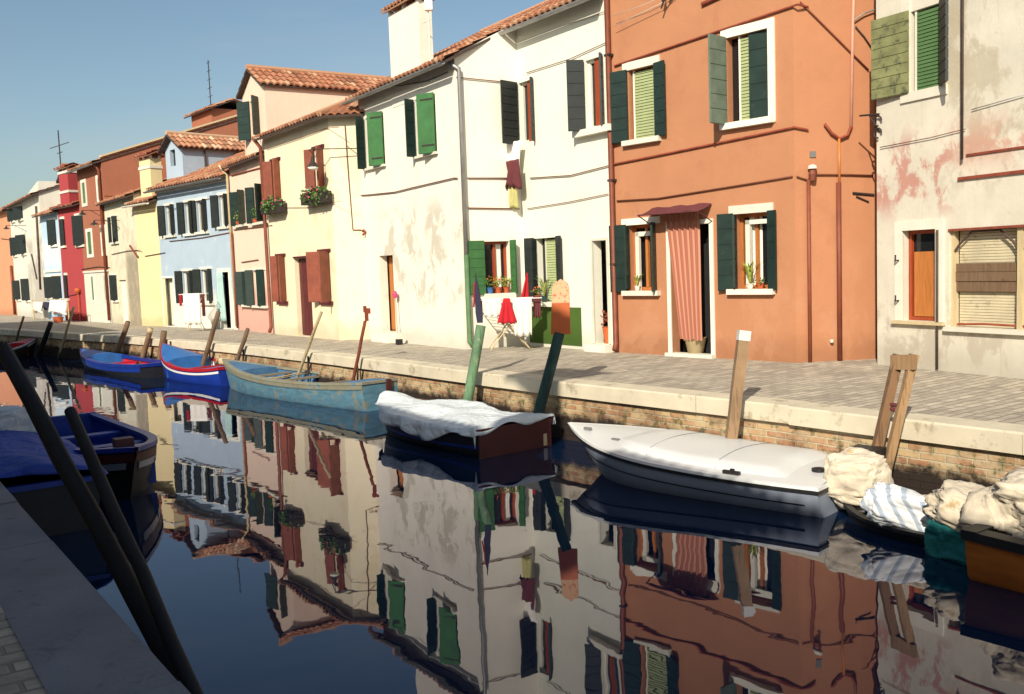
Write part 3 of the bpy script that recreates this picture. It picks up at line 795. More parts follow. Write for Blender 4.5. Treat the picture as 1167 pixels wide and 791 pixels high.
s = MB(); p = Fs.px(926, 176, 0); s.cbox(p+Fs.n*.01, .09, .02, .09, 0, math.atan2(Fs.t.y, Fs.t.x)); s.build('number_plate', M['metal'], H.root)
s = MB(); p = Fs.px(926, 197, 0.06); s.lathe(p-V((0,0,.12)), [(0, 0), (.05, 0), (.06, .1), (.045, .16), (0, .18)]); b = s.build('junction_box', M['rust'], H.root); s = MB(); s.lathe(p+V((0,0,.06)), [(0, .0), (.07, .0), (.06, .05), (0, .07)]); s.build('cover', M['ivory'], b)
s = MB(); p = Fs.px(948, 391, .06); s.lathe(p, [(0, 0), (.025, .01), (.03, .05), (0, .06)]); s.build('tap', M['ivory'], H.root)
s = MB(); s.tube([Fs.px(972, 220, .02), Fs.px(996, 222, .02)], .018); s.tube([Fs.px(976, 224, .02), Fs.px(990, 230, .02)], .012); s.build('iron_bracket', M['iron'], H.root)
OF = F

# --- white house (three faces) ------------------------------------------------
pxs = [(421, 386.5), (531, 398), (600, 393), (699, 401)]
P, FS = mkfaces(pxs); FA, FB, FC = FS
H = House('terraced_house', P, 'white stepped house with a tall chimney and green shutters behind the drying rack')
xl = lambda F, u: (F.pt(u, 0)-H.org).x
st = ((.42, .385, .30), 2.0, .485, .9, 3.0, .6, xl(FA, .95), xl(FA, FA.W)+.03)
wm = plaster('white lime plaster', (.83, .785, .68), [st, ((.52, .46, .36), 4, .55, .9, 2.7, .35, xl(FA, .9), xl(FA, FA.W)+.03)], .04, .16)
wm2 = plaster('faint mint lime plaster', (.79, .785, .67), [], .04, .14)
oA1 = R(FA, 417, 438, 131, 190); oA2 = R(FA, 474, 497, 110, 176); oAd = R(FA, 434, 449.5, 291, 382); oAd[2] = .22
oB = R(FB, 552.5, 581, 275, 334)
oC1 = R(FC, 592, 609, 92, 162); oC2 = R(FC, 668, 688, 66, 146); oC3 = R(FC, 611, 636, 271, 344); oCd = R(FC, 677, 693, 274, 387); oCd[2] = .14
zA = FA.uz(500, 66)[1]-.05; zC = zA+.68

body(H, FS, [zA, zC, zC], [[oA1, oA2, oAd], [oB], [oC1, oC2, oC3, oCd]], [wm, wm2], BACK, 5.6, depthw=.2, tl=[zA, zA, zC], fmi=[0, 0, 1])
e = FA.t; bk = V((-e.y, e.x, 0)); bk = bk if bk.dot(BACK) > 0 else -bk
pit = math.atan(.68/(V(P[2])-V(P[1])).to_3d().dot(bk))
rA = gable_roof(H, P[0], P[1], bk, 6.6, zA, pit, gutter='metal', ridge_at=3.6, vergeR=.12)
P3 = P[3]; gable_roof(H, P[2], P3, bk, 5.3, zC, pit, gutter='metal', ridge_at=2.3, vergeL=.12, name='roof')
uc = FA.uz(461, 50)[0]; cc = FA.pt(uc, 0, -.15); zt = FA.uz(466, 6)[1]
ch = chimney(rA, H, (cc.x, cc.y), abs(FA.uz(487, 50)[0]-FA.uz(444, 50)[0])*.80, .32, zA-.6, zt, FA.t, -FA.n, wm, (), 'tile', 0)
s = MB(); p = FA.px(490, 60, 0)+V((0,0,-.6)); s.tube([p, p+V((0, 0, 2.1))], .015); s.tube([p+V((0, 0, 1.25))-FA.t*.25, p+V((0, 0, 1.25))+FA.t*.1], .01); s.cbox(p+V((0, 0, 1.55))+FA.t*.03, .16, .12, .22); s.build('aerial_box', M['ivory'], rA, H.org)
# A face
for o, lab in ((oA1, 0), (oA2, 0)):
    w = window(H, FA, o, frame=None, sh='green', muntin=False, depth=.15, sill=(.05, .05, .08))
    shutter(FA, w, o[1]+.0, o[2]-.02, o[3]+.02, .42, 28, False, M['green'], 1, True)
    shutter(FA, w, o[0]-.01, o[2]-.02, o[3]+.02, .22, 80, True, M['dkgreen'], 5)
door(H, FA, oAd, mat='orangew', depth=.26, step=(.1, .21, .25))
cable(H, FA, [(391, 224), (421, 222), (450, 219), (470, 214), (517, 203), (521, 203)], .012, 'cable')
cable(H, FA, [(431, 96), (455, 98), (487, 92), (510, 82)], .01, 'cabledk')
# B face
w = window(H, FB, oB, frame='redw', curtain=('ivory', .45, .8), sh='green', depth=.2, muntin=True, boards=6, L=(.36, 176), R=(.16, 110), sill=(.05, .2, .16))
s = MB(); FB.box(s, oB[0]-.08, oB[1]+.2, oB[2]-.32, oB[2]-.21, 0, .03); s.build('apron', M['white'], w)
cable(H, FB, [(533, 203), (593, 203)], .012); cable(H, FB, [(533, 237), (592, 238)], .012); cable(H, FB, [(520, 88), (560, 92), (583, 94)], .01)
uq = FB.uz(534, 390)[0]; pz = zA-.05
pipe(H, [FA.pt(FA.W-.03, pz-.12, .12), FB.pt(.06, pz-.25, .07), FB.pt(.06, 1.9, .07)], .045, 'metal'); pipe(H, [FB.pt(.06, 1.9, .07), FB.pt(.06, .15, .07), FB.pt(.12, .05, .12)], .05, 'polegreen')
cable(H, FC, [(604, 203), (650, 200), (693, 189)], .01); cable(H, FC, [(601, 238), (650, 230), (693, 221)], .008); cable(H, FC, [(600, 83), (650, 67), (694, 47)], .008); cable(H, FC, [(582, 52), (640, 30), (693, 12)], .006)
# C face
w = window(H, FC, oC1, frame='whitew', sh='dkgrey', muntin=False, L=(.46, 80), R=(.10, 120), boards=8, depth=.12)
s = MB(); FC.box(s, oC1[0]+.45*(oC1[1]-oC1[0]), oC1[1]-.01, oC1[2]+.01, oC1[3]-.01, -.1, -.05); s.build('inner_leaf', M['redw'], w)
w = window(H, FC, oC2, frame='whitew', sh='dkgrey', muntin=False, L=(.32, 118), R=(.16, 125), boards=6, depth=.12, sill=(.28, .12, .14))
s = MB(); FC.box(s, oC2[0]+.4*(oC2[1]-oC2[0]), oC2[1]-.01, oC2[2]+.01, oC2[3]-.01, -.1, -.05); s.build('inner_leaf', M['redw'], w)
w = window(H, FC, oC3, frame=None, sh='dkgrey', L=(.26, 172), R=(.2, 165), blind=('blind', .96, .3, .96), boards=6, depth=.18, sill=(.2, .09, .14))
shutter(FC, w, oC3[0]+.01, oC3[2], oC3[3], .16, 70, True, M['dkgrey'], 6, out=0)
s = MB(); a = FC.uz(604, 375)[0]; b = FC.uz(663, 375)[0]; FC.box(s, a, b, .06, oC3[2]-.1, -.01, .012); s.build('painted_panel', M['greenpanel'], H.root)
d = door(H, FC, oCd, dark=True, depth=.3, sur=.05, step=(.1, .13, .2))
cloths = []
# hanging laundry under the first upper window of face C
def cloth(name, pts_rows, mat, label, cat='laundry', group=None, thick=.012):
    s = MB(); s.grid(pts_rows)
    c = V((0, 0, 0)); k = 0
    for r_ in pts_rows:
        for q in r_: c += V(q); k += 1
    zmin = min(V(q).z for r_ in pts_rows for q in r_); c = c/k; c.z = zmin
    o = s.build(name, M[mat], None, c, True)
    so = o.modifiers.new('Solidify', 'SOLIDIFY'); so.thickness = thick
    tag(o, label, cat, group); return o
def hang(F, u0, u1, z0, z1, out, slant=0, wav=.02, nu=14, nz_=10, ph=0, taper=0, zv=0):
    rows = []
    for j in range(nz_+1):
        t = j/nz_; rows.append([F.pt(u0+(u1-u0)*i/nu+slant*t+taper*t*(i/nu-.5), z1+(z0-z1)*t+zv*math.sin(i*1.3+ph)*t, out+wav*math.sin(i*1.1+ph+t*2)*(.3+t)) for i in range(nu+1)])
    return rows
a = FC.uz(590, 160)[0]; 
zt_ = oC1[2]+.02; zb_ = FC.uz(592, 200)[1]
cloth('hanging_sheet', hang(FC, a-.02, a+.42, zb_-.05, zt_, .2, -.22, .04), 'whitecl', 'white sheet hung out of the upper window of the white house', 'laundry')
z2 = FC.uz(598, 186)[1]; z3 = FC.uz(598, 212)[1]
cloth('hanging_garment', hang(FC, a-.1, a+.46, z3-.03, z2+.05, .30, -.05, .06, zv=.07), 'maroonc', 'dark maroon garment hanging below the white sheet on the white house', 'laundry')
z4 = FC.uz(596, 237)[1]
cloth('hanging_cloth', hang(FC, a-.05, a+.26, z4, z3+.05, .24, .03, .04, taper=-.12, zv=.03), 'yellowc', 'pale yellow cloth hanging below the maroon garment', 'laundry')
# pots on sills
zs = oB[2]-.0
labs = ['blue pot with a red leaved plant on the white windowsill above the drying rack', 'terracotta pot with orange flowers in the middle of the flower sill above the rack', 'terracotta pot with a yellow green bush at the right end of the flower sill']
for i, (uu, pm, lm, fl) in enumerate(((.1, 'bluepot', 'leaf', 'petalr'), (.36, 'pot', 'leafy', 'petalr'), (.62, 'pot', 'leafy', None))):
    pot_plant(FB, oB[0]+uu*(oB[1]-oB[0])*1.25, zs+.001, .075, .12, pm, lm, labs[i], fl, .065, .16)
pot_plant(FC, oC3[0]+.1, oC3[2]+.001, .06, .13, 'pot', 'leaf', 'small terracotta pot on the sill above the green wall panel', 'petalr', .06, .12)
pot_plant(FC, oC3[0]+.33, oC3[2]+.001, .06, .12, 'poledk', 'leafy', 'spiky plant in a dark pot on the sill above the green wall panel', None, .06, .22, True)
pot_plant(OF, o3[0]+.18, o3[2]+.001, -.02, .08, 'white', 'leafy', 'small white pot of greenery on the sill left of the striped curtain', None, .05, .12, True)
pot_plant(OF, o4[0]+.27, o4[2]+.001, -.0, .08, 'white', 'leafy', 'trailing green plant on the sill right of the striped curtain', None, .06, .2, True)
pot_plant(OF, o4[0]+.46, o4[2]+.001, -.0, .09, 'pot', 'leaf', 'low red brown pot beside the trailing plant on the right sill of the orange house', None, .06, .04, False, 20)
sp = FC.pt(oCd[0]+.28, .14, -.12)
rt_ = empty('bucket', sp, 'orange red bucket of plants inside the dark doorway of the white house', 'bucket'); s = MB(); s.lathe(sp, [(0, 0), (.1, 0), (.14, .3), (.15, .31), (.13, .3), (0, .27)]); s.build('pail', M['oar'], rt_); s = MB(); leaves(s, sp+V((0, 0, .45)), .14, .14, .2, 60, .09); s.build('foliage', M['rustred'], rt_)

# --- cream house with brown shutters -------------------------------------------
pxs = [(313, 380.5), (387, 387.5), (421, 386.5)]
P, FS = mkfaces(pxs); F, Fs = FS
H = House('terraced_house', P, 'cream yellow house with red brown shutters and a maroon door')
wm = plaster('cream render', (.82, .73, .53), [((.7, .55, .3), 1.5, .52, 0, 6, .35)], .03, .12)
o1 = R(F, 312, 319.5, 183, 228); o2 = R(F, 360, 369, 169, 213); o3 = R(F, 318.5, 325.5, 292, 343); oD = R(F, 337.5, 355, 294, 377); o4 = R(F, 367, 376.5, 287, 343); oD[2] = .02
ze = F.uz(340, 139)[1]
body(H, FS, [ze, ze], [[o1, o2, o3, oD, o4], []], [wm], BACK, 6, depthw=.2)
tp_ = math.tan(.40); A_ = V((P[0][0], P[0][1], ze)); B_ = V((P[1][0], P[1][1], ze)); C2 = V((P[2][0], P[2][1], ze)); e1 = (B_-A_).normalized(); e2 = (C2-B_).normalized(); bk1 = V((-e1.y, e1.x, 0)); bk2 = V((-e2.y, e2.x, 0)); ov = .3
kk = math.tan(bk2.angle(bk1)/2)*math.cos(.40); hh = math.tan(bk2.angle(bk1)/2)*ov
mb = MB(); up1 = (bk1+V((0, 0, tp_))).normalized(); up2 = (bk2+V((0, 0, tp_))).normalized(); dz_ = V((0, 0, tp_*ov))
a_ = A_-bk1*ov-dz_-e1*.08; b_ = B_-bk1*ov-dz_+e1*hh; a2_ = B_-bk2*ov-dz_-e2*hh; c_ = C2-bk2*ov-dz_+e2*.55
tile_slope(mb, a_, b_, up1, 3.3/math.cos(.4), 0, kk); slab(mb, a_, b_, up1, 3.3/math.cos(.4), .06, 1, 0, kk)
tile_slope(mb, a2_, c_, up2, 1.5, kk, 0); slab(mb, a2_, c_, up2, 1.5, .06, 1, kk, 0)
r0_ = a_+up1*3.55; r1_ = b_+up1*3.55-e1*kk*3.55; mb.tube([r0_, r1_], .09, 0, 8); mb.tube([b_+V((0,0,.03)), r1_+V((0,0,.03))], .08, 0, 8)
mb.face([r0_, r1_, r1_+bk1*3-V((0, 0, 1.2)), r0_+bk1*3-V((0, 0, 1.2))], 0, [(0,0),(1,0),(1,1),(0,1)])
mb.build('roof', [M['tile'], M['slate']], H.root)
s = MB(); F.box(s, 0, F.W-.002, ze-.12, ze-.02, 0, .1); s.build('cornice', M['ivory'], H.root)
for o, L, Rr in ((o1, .32, .17), (o2, .30, .17), (o3, .24, .16), (o4, .42, .28)):
    w = window(H, F, o, frame='redw', glass='glass', sh='brownsh', L=(L, 155), R=(Rr*1.5, 125), boards=1, muntin=False, depth=.16)
    s = MB(); F.box(s, o[0]-.12, o[1]+.1, o[3]+.005, o[3]+.07, -.01, .05); F.box(s, o[0]-.12, o[1]+.1, o[2]-.1, o[2]-.005, -.01, .06); s.build('surround', M['maroon'], w)
shutter(F, w, o4[0]-.45, o4[2], o4[3]+.02, .2, 176, True, M['brownsh'], 1)
d = door(H, F, oD, mat='maroon', depth=.14)
s = MB(); F.box(s, oD[0], oD[1], oD[3]+.004, oD[3]+.05, -.01, .04); s.build('lintel', M['maroon'], d)
up = F.uz(306, 300)[0]; zt0 = ze-.15
pipe(H, [F.pt(-.02, ze-.1, .3), F.pt(-.02, ze-.35, .1), F.pt(-.02, .2, .08), F.pt(.0, .05, .15)], .05, 'rust')
cable(H, F, [(303, 170), (340, 158), (372, 146), (386, 145)], .008); cable(H, F, [(309, 237), (360, 236), (388, 229)], .006, 'cable')
cable(H, Fs, [(393, 143), (397, 200), (402, 262), (411, 262), (414, 264)], .012); cable(H, Fs, [(394, 165), (420, 186)], .006)
s = MB(); s.tube([Fs.px(414, 262, .05), Fs.px(417, 265, .1), Fs.px(413, 268, .12)], .03); s.build('iron_bracket', M['rustred'], H.root)
for (x0, x1, yt, yb, lab) in ((299, 325, 224, 243, 'iron window box of pink flowers under the left upper window of the cream house'), (345, 377, 213, 232, 'iron window box of pink flowers under the right upper window of the cream house')):
    a, b = F.uz(x0+3, (yt+yb)/2, .15)[0], F.uz(x1-3, (yt+yb)/2, .15)[0]; z1 = F.uz((x0+x1)/2, yt+7, .15)[1]; z0 = F.uz((x0+x1)/2, yb, .15)[1]
    base = F.pt((a+b)/2, z0, .15); rt_ = empty('window_box', base, lab, 'window box', 'window boxes on the cream house')
    s = MB(); F.box(s, a, b, z0, z1, .06, .28); s.build('trough', M['iron'], rt_)
    s = MB(); leaves(s, F.pt((a+b)/2, z1+.02, .19), abs(b-a)*.56, .2, .17, 520, .085, 0, .2, F.t, F.n); s.build('foliage', M['leaf'], rt_)
    s = MB(); leaves(s, F.pt((a+b)/2, z1+.07, .22), abs(b-a)*.5, .2, .14, 70, .07, 0, .2, F.t, F.n); s.build('blossom', M['petal'], rt_)
CF = F; CFs = Fs
s = MB(); lp = F.px(357, 194, .45); wp = F.px(356, 170, .45); s.tube([F.px(352, 171, .05), wp, FA.px(413, 169, .05)], .012); s.tube([wp, lp+V((0, 0, .2))], .008); s.lathe(lp, [(0, .34), (.03, .33), (.05, .2), (.13, .1), (.14, .08), (0, .09)], 0); lw = s.build('wall_lamp', M['iron'], H.root); s = MB(); s.lathe(lp, [(0, .0), (.09, .01), (.13, .07), (0, .08)]); s.build('bulb', M['ivory'], lw, smooth=True)

# --- pink house with an attic gable ----------------------------------------------
pxs = [(271.5, 375.5), (313, 380.3)]
P, FS = mkfaces(pxs); F = FS[0]
H = House('terraced_house', P, 'pale pink house with a tall attic gable and green shutters')
wm = plaster('pale pink render', (.80, .62, .49), [((.60, .33, .28), .2, .05, -1, 1.25, .8)], .03, .15)
o1 = R(F, 272, 279.5, 218, 256); o2 = R(F, 291, 303, 212, 253); o3 = R(F, 278, 285, 310, 347); o4 = R(F, 290, 302, 308, 348)
ze = F.uz(267, 186)[1]
body(H, FS, [ze], [[o1, o2, o3, o4]], [wm], BACK, 6.5, depthw=.18)
gable_roof(H, P[0], P[1], BACK, 6, ze, .36, over=.25, seg=5, ridge_at=3.4)
k = F.W*.5
for o, L, Rr in ((o1, .3, .25), (o2, .3, .35)): window(H, F, o, frame='whitew', sh='dkgreen', L=(L, 150), R=(Rr, 120), sill=(.2, .07, .1), depth=.15, muntin=False)
for o in (o3, o4): window(H, F, o, frame='whitew', sh='dkgreen', L=(.22, 120), R=(.3, 20), sill=(.2, .07, .1), lintel=(.15, .06), depth=.1, muntin=False)
zdt = F.uz(300, 94)[1]; zr_ = F.uz(287, 82)[1]-zdt
ow = [F.uz(286, 135)[0], F.uz(296, 135)[0], F.uz(291, 157)[1], F.uz(291, 113)[1]]
u0_ = F.uz(277, 120)[0]; u1_ = F.uz(303, 120)[0]
d, Fd = dormer(H, F, u0_, u1_, ze-.9, zdt, max(.45, zr_+.1), 6.5, wm, ow, -.01)
Hd = H
w = window(Hd, F, [ow[0], ow[1], ow[2], ow[3]], frame='whitew', sh='dkgreen', L=(.44, 150), R=(.3, 130), depth=.12, muntin=False)
pipe(H, [F.pt(.02, ze, .3), F.pt(.05, ze-.3, .08), F.pt(.05, .1, .06)], .04, 'bone')
pipe(H, [F.pt(.12, 3.0, .06), F.pt(.12, .05, .06)], .03, 'rust')
s = MB(); s.tube([F.px(263, 200, .03), F.px(302, 190, .03)], .02); s.build('moulding', M['rustred'], H.root); cable(H, F, [(275, 299), (294, 296)], .012); cable(H, F, [(266, 262), (310, 257)], .012)
for (oo, lab) in ((o1, 'yellow green plant on the left upper sill of the pink house'), (o2, 'green plant on the right upper sill of the pink house')):
    pot_plant(F, oo[0]+.1, oo[2]+.001, .06, .1, 'pot', 'leafy' if oo is o1 else 'leaf', lab, None, .09, .25)

# --- light blue house ------------------------------------------------------------
pxs = [(188, 372), (271.5, 375.5)]
P, FS = mkfaces(pxs); F = FS[0]
H = House('terraced_house', P, 'light blue house with a tiled dormer and a pale curtain in its door')
wm = plaster('light blue render', (.40, .50, .60), [((.72, .70, .62), .9, .35, -1, 1.1, .9), ((.62, .68, .72), 2.2, .6, 1, 6, .7)], .05, .15)
ops_px = [(189, 199, 234, 268), (211, 222, 230, 266), (224.5, 236, 228, 264), (250, 260, 222, 258), (209, 221, 309, 345), (230, 242, 307, 345)]
ops = [R(F, *q) for q in ops_px]; oD = R(F, 252, 262.5, 310, 373); oD[2] = .02; oW = R(F, 187.5, 199, 317, 371); oW[2] = .02; oW[0] = .03
ze = F.uz(225, 203)[1]
body(H, FS, [ze], [ops+[oD, oW]], [wm], BACK, 6.5, depthw=.15)
gable_roof(H, P[0], P[1], BACK, 7, ze, .40, over=.3, seg=5, gutter='metal', ridge_at=3.5)
s = MB(); F.box(s, 0, F.W, ze-.25, ze-.03, 0, .05); s.build('cornice', M['white'], H.root)
for o in ops: window(H, F, o, frame='whitew', sh='black', L=(.3, 160), R=(.12, 100), sill=(.1, .08, .08), lintel=(.06, .08), depth=.12, muntin=False)
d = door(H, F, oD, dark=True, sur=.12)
s = MB(); rows = hang(F, oD[0]-.12, oD[0]+.3, .25, oD[3], .05, 0, .03); 
cloth('door_curtain', rows, 'aqua', 'pale blue green curtain hanging in the door of the light blue house', 'curtain')
door(H, F, oW, mat='white', sur=.06)
cable(H, F, [(193, 275), (230, 271), (262, 265)], .012); cable(H, F, [(190, 243), (210, 232), (260, 222)], .008)
u0_, z_ = F.uz(190, 200, -.5); u1_, _ = F.uz(209, 195, -.5); ztd = F.uz(207, 164, -.5)[1]
ow = [u0_+.35, u0_+.75, F.uz(199, 189, -.5)[1], F.uz(199, 170, -.5)[1]]
d, Fd = dormer(H, F, u0_, u1_, ze-.3, ztd, .42, 5.5, wm, ow, .5, 'tile2', .22)
s = MB(); s.box(F.pt(ow[0], ow[2], -.66), F.t*.4, F.n*.03, V((0, 0, ow[3]-ow[2]))); s.build('window', M['glass'], d, H.org)
s = MB(); pf = F.pt(u1_, 0, -1.3); s.tube([pf+F.t*.04+V((0, 0, ztd-.05)), pf+F.t*.04+V((0, 0, ze+.4))], .03); s.build('downpipe', M['slate'], d, H.org)
s = MB(); s.tube([F.px(234, 322, .5), F.px(234, 322, .05)], .01); 

# --- yellow house ------------------------------------------------------------------
pxs = [(162, 371), (188, 372)]
P, FS = mkfaces(pxs); F = FS[0]
H = House('terraced_house', P, 'pale yellow house with a square chimney and tiled cap')
wm = plaster('pale yellow render', (.80, .67, .38), [((.70, .55, .2), .6, .5, 0, 6, .4)], .03, .12)
ow = R(F, 184, 187.3, 241, 270)
ze = F.uz(175, 226)[1]
body(H, FS, [ze], [[ow]], [wm], BACK, 6.5, depthw=.12)
rf = gable_roof(H, P[0], P[1], BACK, 6.5, ze, .36, over=.3, seg=4, gutter='ivory')
window(H, F, ow, frame='whitew', sur=.09, depth=.08, muntin=False)
cc = F.px(172, 200, -.45); zt = F.uz(172, 180, -.45)[1]; wd = abs(F.uz(182, 200, -.45)[0]-F.uz(162, 200, -.45)[0])
chimney(rf, H, (cc.x, cc.y), wd*.62, .42, ze-.1, zt-.05, F.t, -F.n, wm, (zt-.4,), 'tiledark', 0, .16, 'ivory')
cable(H, F, [(165, 292), (188, 288)], .012, 'cabledk')

# --- off-white house with bare stone corner ---------------------------------------
pxs = [(128, 368), (162, 371)]
P, FS = mkfaces(pxs); F = FS[0]
H = House('terraced_house', P, 'off-white house with a worn stone patch and dark shutters beside the yellow house')
ub = F.uz(146, 330)[0]; xx = (F.pt(ub, 0)-H.org).x
wm = plaster('off white render', (.70, .66, .50), [((.25, .21, .15), 2.5, .32, -1, 2.7, .8, xx, 9), ((.55, .42, .3), 2.2, .5, 0, 6, .5)], .05, .3)
ops = [R(F, 127, 134, 247, 276), R(F, 129, 133.5, 314, 342)]; oD = R(F, 137, 145, 319, 369); oD[2] = .02
ze = F.uz(145, 222)[1]
body(H, FS, [ze], [ops+[oD]], [wm], BACK, 6.5, depthw=.12)
gable_roof(H, P[0], P[1], BACK, 6.5, ze, .36, over=.3, seg=4)
for o in ops: window(H, F, o, frame='whitew', sh='black', L=(.22, 175), R=(.25, 25), sill=(.12, .08, .08), lintel=(.1, .08), depth=.08, muntin=False)
door(H, F, oD, mat='white', depth=.1)
cable(H, F, [(127, 290), (145, 286), (160, 285)], .012, 'cabledk'); s = MB(); s.tube([F.px(148, 280, .03), F.px(157, 293, .03)], .035); s.build('iron_bracket', M['rust'], H.root)
lamp_bracket(H, F, 136, 251, .9)

# --- tall terracotta house ----------------------------------------------------------
pxs = [(100, 366), (128, 368)]
P, FS = mkfaces(pxs); F = FS[0]
H = House('terraced_house', P, 'tall three storey terracotta red house with a white painted ground floor')
wm = plaster('terracotta render', (.36, .14, .085), [], .05, .2)
rows = [(94, 98, 208, 232), (111.5, 114.5, 203, 228), (100, 105, 264, 290), (116.5, 120.5, 260, 288)]
ops = [R(F, *q) for q in rows]
gops = [R(F, 104.5, 107.5, 315, 342), R(F, 119.5, 124, 314, 342)]
ze = F.uz(104, 186)[1]
zg = F.uz(110, 309)[1]
body(H, FS, [ze], [ops+gops], [wm], BACK, 9, ridge=None, depthw=.1)
s = MB(); wall_face(s, Face(P[0], P[1]), zg, gops, depth=.02)
for i, v in enumerate(s.v): s.v[i] = tuple(V(v)+F.n*.015)
F.box(s, 0, F.W, zg-.05, zg+.03, .012, .06)
s.build('painted_base', M['white'], H.root)
for o in ops: window(H, F, o, frame='whitew', sur=.13, depth=.08, muntin=False, blind=('blindg', .95, .1, .9))
for o in gops: window(H, F, o, frame='whitew', sur=.08, depth=.08, muntin=False, blind=('blindg', .95, .1, .9))
rf = gable_roof(H, P[0], P[1], BACK, 9, ze, .33, over=.35, seg=4, gutter='metal', ridge_at=8.7)
# right gable side wall rising with the roof + white coping
s = MB(); A = V((P[1][0], P[1][1], 0)); tpz = math.tan(.33)
Q = lambda d_, z_: A+F.t*.03+BACK*d_+V((0, 0, z_))
s.face([Q(-.0, ze-1.4), Q(8.7, ze-1.4), Q(8.7, ze+8.7*tpz+.1), Q(0, ze+.1)]); s.face([q-F.t*.2 for q in [Q(-.0, ze-1.4), Q(8.7, ze-1.4), Q(8.7, ze+8.7*tpz+.1), Q(0, ze+.1)]][::-1])
s.build('gable_wall', [wm], H.root)
s = MB(); s.box(Q(0, ze+.1)-F.t*.25, F.t*.3, BACK*8.7+V((0, 0, 8.7*tpz)), V((0, 0, .07))); s.build('gable_coping', M['bone'], H.root)
s = MB(); 
cz = ze+4.2*tpz
dz1 = F.uz(160, 147, -5)[1]
c0 = A+BACK*4.6-F.t*.5
s.box(c0+V((0, 0, cz-.2)), -F.t*2.2, BACK*1.8, V((0, 0, 1.1))); rd = s.build('roof_turret', wm, rf, H.org)
s = MB(); 
for sg in (0, 1):
    a = c0+F.t*.25+V((0, 0, cz+.85))+(BACK*2.05 if sg else -BACK*.25); b = a-F.t*2.7; upv = ((-BACK if sg else BACK)+V((0, 0, .4))).normalized()
    tile_slope(s, a, b, upv, 1.25, seg=4); slab(s, a, b, upv, 1.25, .05, 1)
s.build('turret_roof', [M['tile'], M['slate']], rf, H.org)
s = MB(); p = A+BACK*5.2-F.t*2+V((0, 0, cz))
s.tube([p, p+V((0, 0, 3.2))], .022)
for i in range(6): s.tube([p+V((0, 0, 1.3+i*.36))-F.t*(.28-.02*i), p+V((0, 0, 1.3+i*.36))+F.t*(.28-.02*i)], .011)
s.build('aerial', M['iron'], rf, H.org)
pipe(H, [F.pt(F.W-.1, ze-.1, .3), F.pt(F.W-.1, ze-.4, .08), F.pt(F.W-.1, .1, .08)], .06, 'rust')
cable(H, F, [(93, 307), (112, 304), (125, 305)], .015, 'cabledk')
lamp_bracket(H, F, 118, 240, .8)

# --- crimson house -------------------------------------------------------------------
pxs = [(75, 365), (100, 366)]
P, FS = mkfaces(pxs); F = FS[0]
H = House('terraced_house', P, 'crimson red house with a white banded chimney')
wm = plaster('crimson render', (.38, .06, .065), [], .05, .15)
ops = [R(F, 70.5, 74, 250, 280), R(F, 87, 96, 246, 279), R(F, 75, 77.5, 314, 340)]
for o in ops: o[0] = max(.03, o[0])
ze = F.uz(82, 232)[1]
body(H, FS, [ze], [ops], [wm], BACK, 6.5, depthw=.1)
rf = gable_roof(H, P[0], P[1], BACK, 6.5, ze, .36, over=.3, seg=4, tm='tiledark')
for o in ops: window(H, F, o, frame='whitew', sh='black', R=((o[1]-o[0])*.95, 8), sill=(.06, .1, .08), lintel=(.06, .12), depth=.08, muntin=False)
cc = F.px(79, 212, -.15); zt = F.uz(79, 196, -.15)[1]; wd = abs(F.uz(89, 212, -.1)[0]-F.uz(70, 212, -.1)[0])
chimney(rf, H, (cc.x, cc.y), wd*.55, .45, ze-.1, zt+.05, F.t, -F.n, wm, (zt-.07, zt-.9), 'tiledark', 0, .14)
s = MB(); p = F.pt(F.W*.75, 0, .08); s.tube([p, p+V((0, 0, 1.25))], .03, 0); s.lathe(p+V((0, 0, 1.2)), [(0, 0), (.12, .03), (.15, .12), (.1, .2), (0, .22)], 0)
o_ = s.build('broom', M['oar'], None, p); tag(o_, 'orange broom standing upright against the crimson house', 'broom')
cable(H, F, [(76, 338), (92, 334)], .012, 'cabledk')
s = MB(); p = F.px(70, 200, -2); pt_ = F.px(62, 150, -2); s.tube([p-V((0, 0, 1.2)), V((p.x, p.y, pt_.z))], .03)
for zz, L in ((.25, .6), (1.45, 1.3), (1.1, .35)): s.tube([p+V((0, 0, zz))-F.t*L, p+V((0, 0, zz))+F.t*L], .018)
s.build('aerial', M['iron'], rf, H.org)

# --- small pale blue house -------------------------------------------------------------
pxs = [(55, 364), (75, 365)]
P, FS = mkfaces(pxs); F = FS[0]
H = House('terraced_house', P, 'narrow pale blue house with teal black shutters beside the crimson house')
wm = plaster('pale blue render', (.42, .57, .70), [((.72, .72, .68), .8, .3, 2.4, 3.6, .5)], .04, .15)
ops = [R(F, 58, 64, 251, 279), R(F, 54, 60.5, 316, 339), R(F, 63.5, 70, 315, 340)]
ze = F.uz(57, 241)[1]
body(H, FS, [ze], [ops], [wm], BACK, 6, depthw=.1)
gable_roof(H, P[0], P[1], BACK, 6, ze, .36, over=.35, seg=4)
for o in ops: window(H, F, o, frame='whitew', sh='black', R=((o[1]-o[0])*.9, 10), sill=(.12, .1, .08), lintel=(.12, .1), depth=.08, muntin=False)
s = MB(); zb = F.uz(62, 310)[1]; F.box(s, .1, F.W-.1, zb, zb+.12, .01, .06); s.build('sign_board', M['white'], H.root)
z_t = F.uz(63, 206, -1)[1]
dormer(H, F, .5, 1.9, ze, z_t, .5, 3, wm, None, 1, 'tiledark', .3)

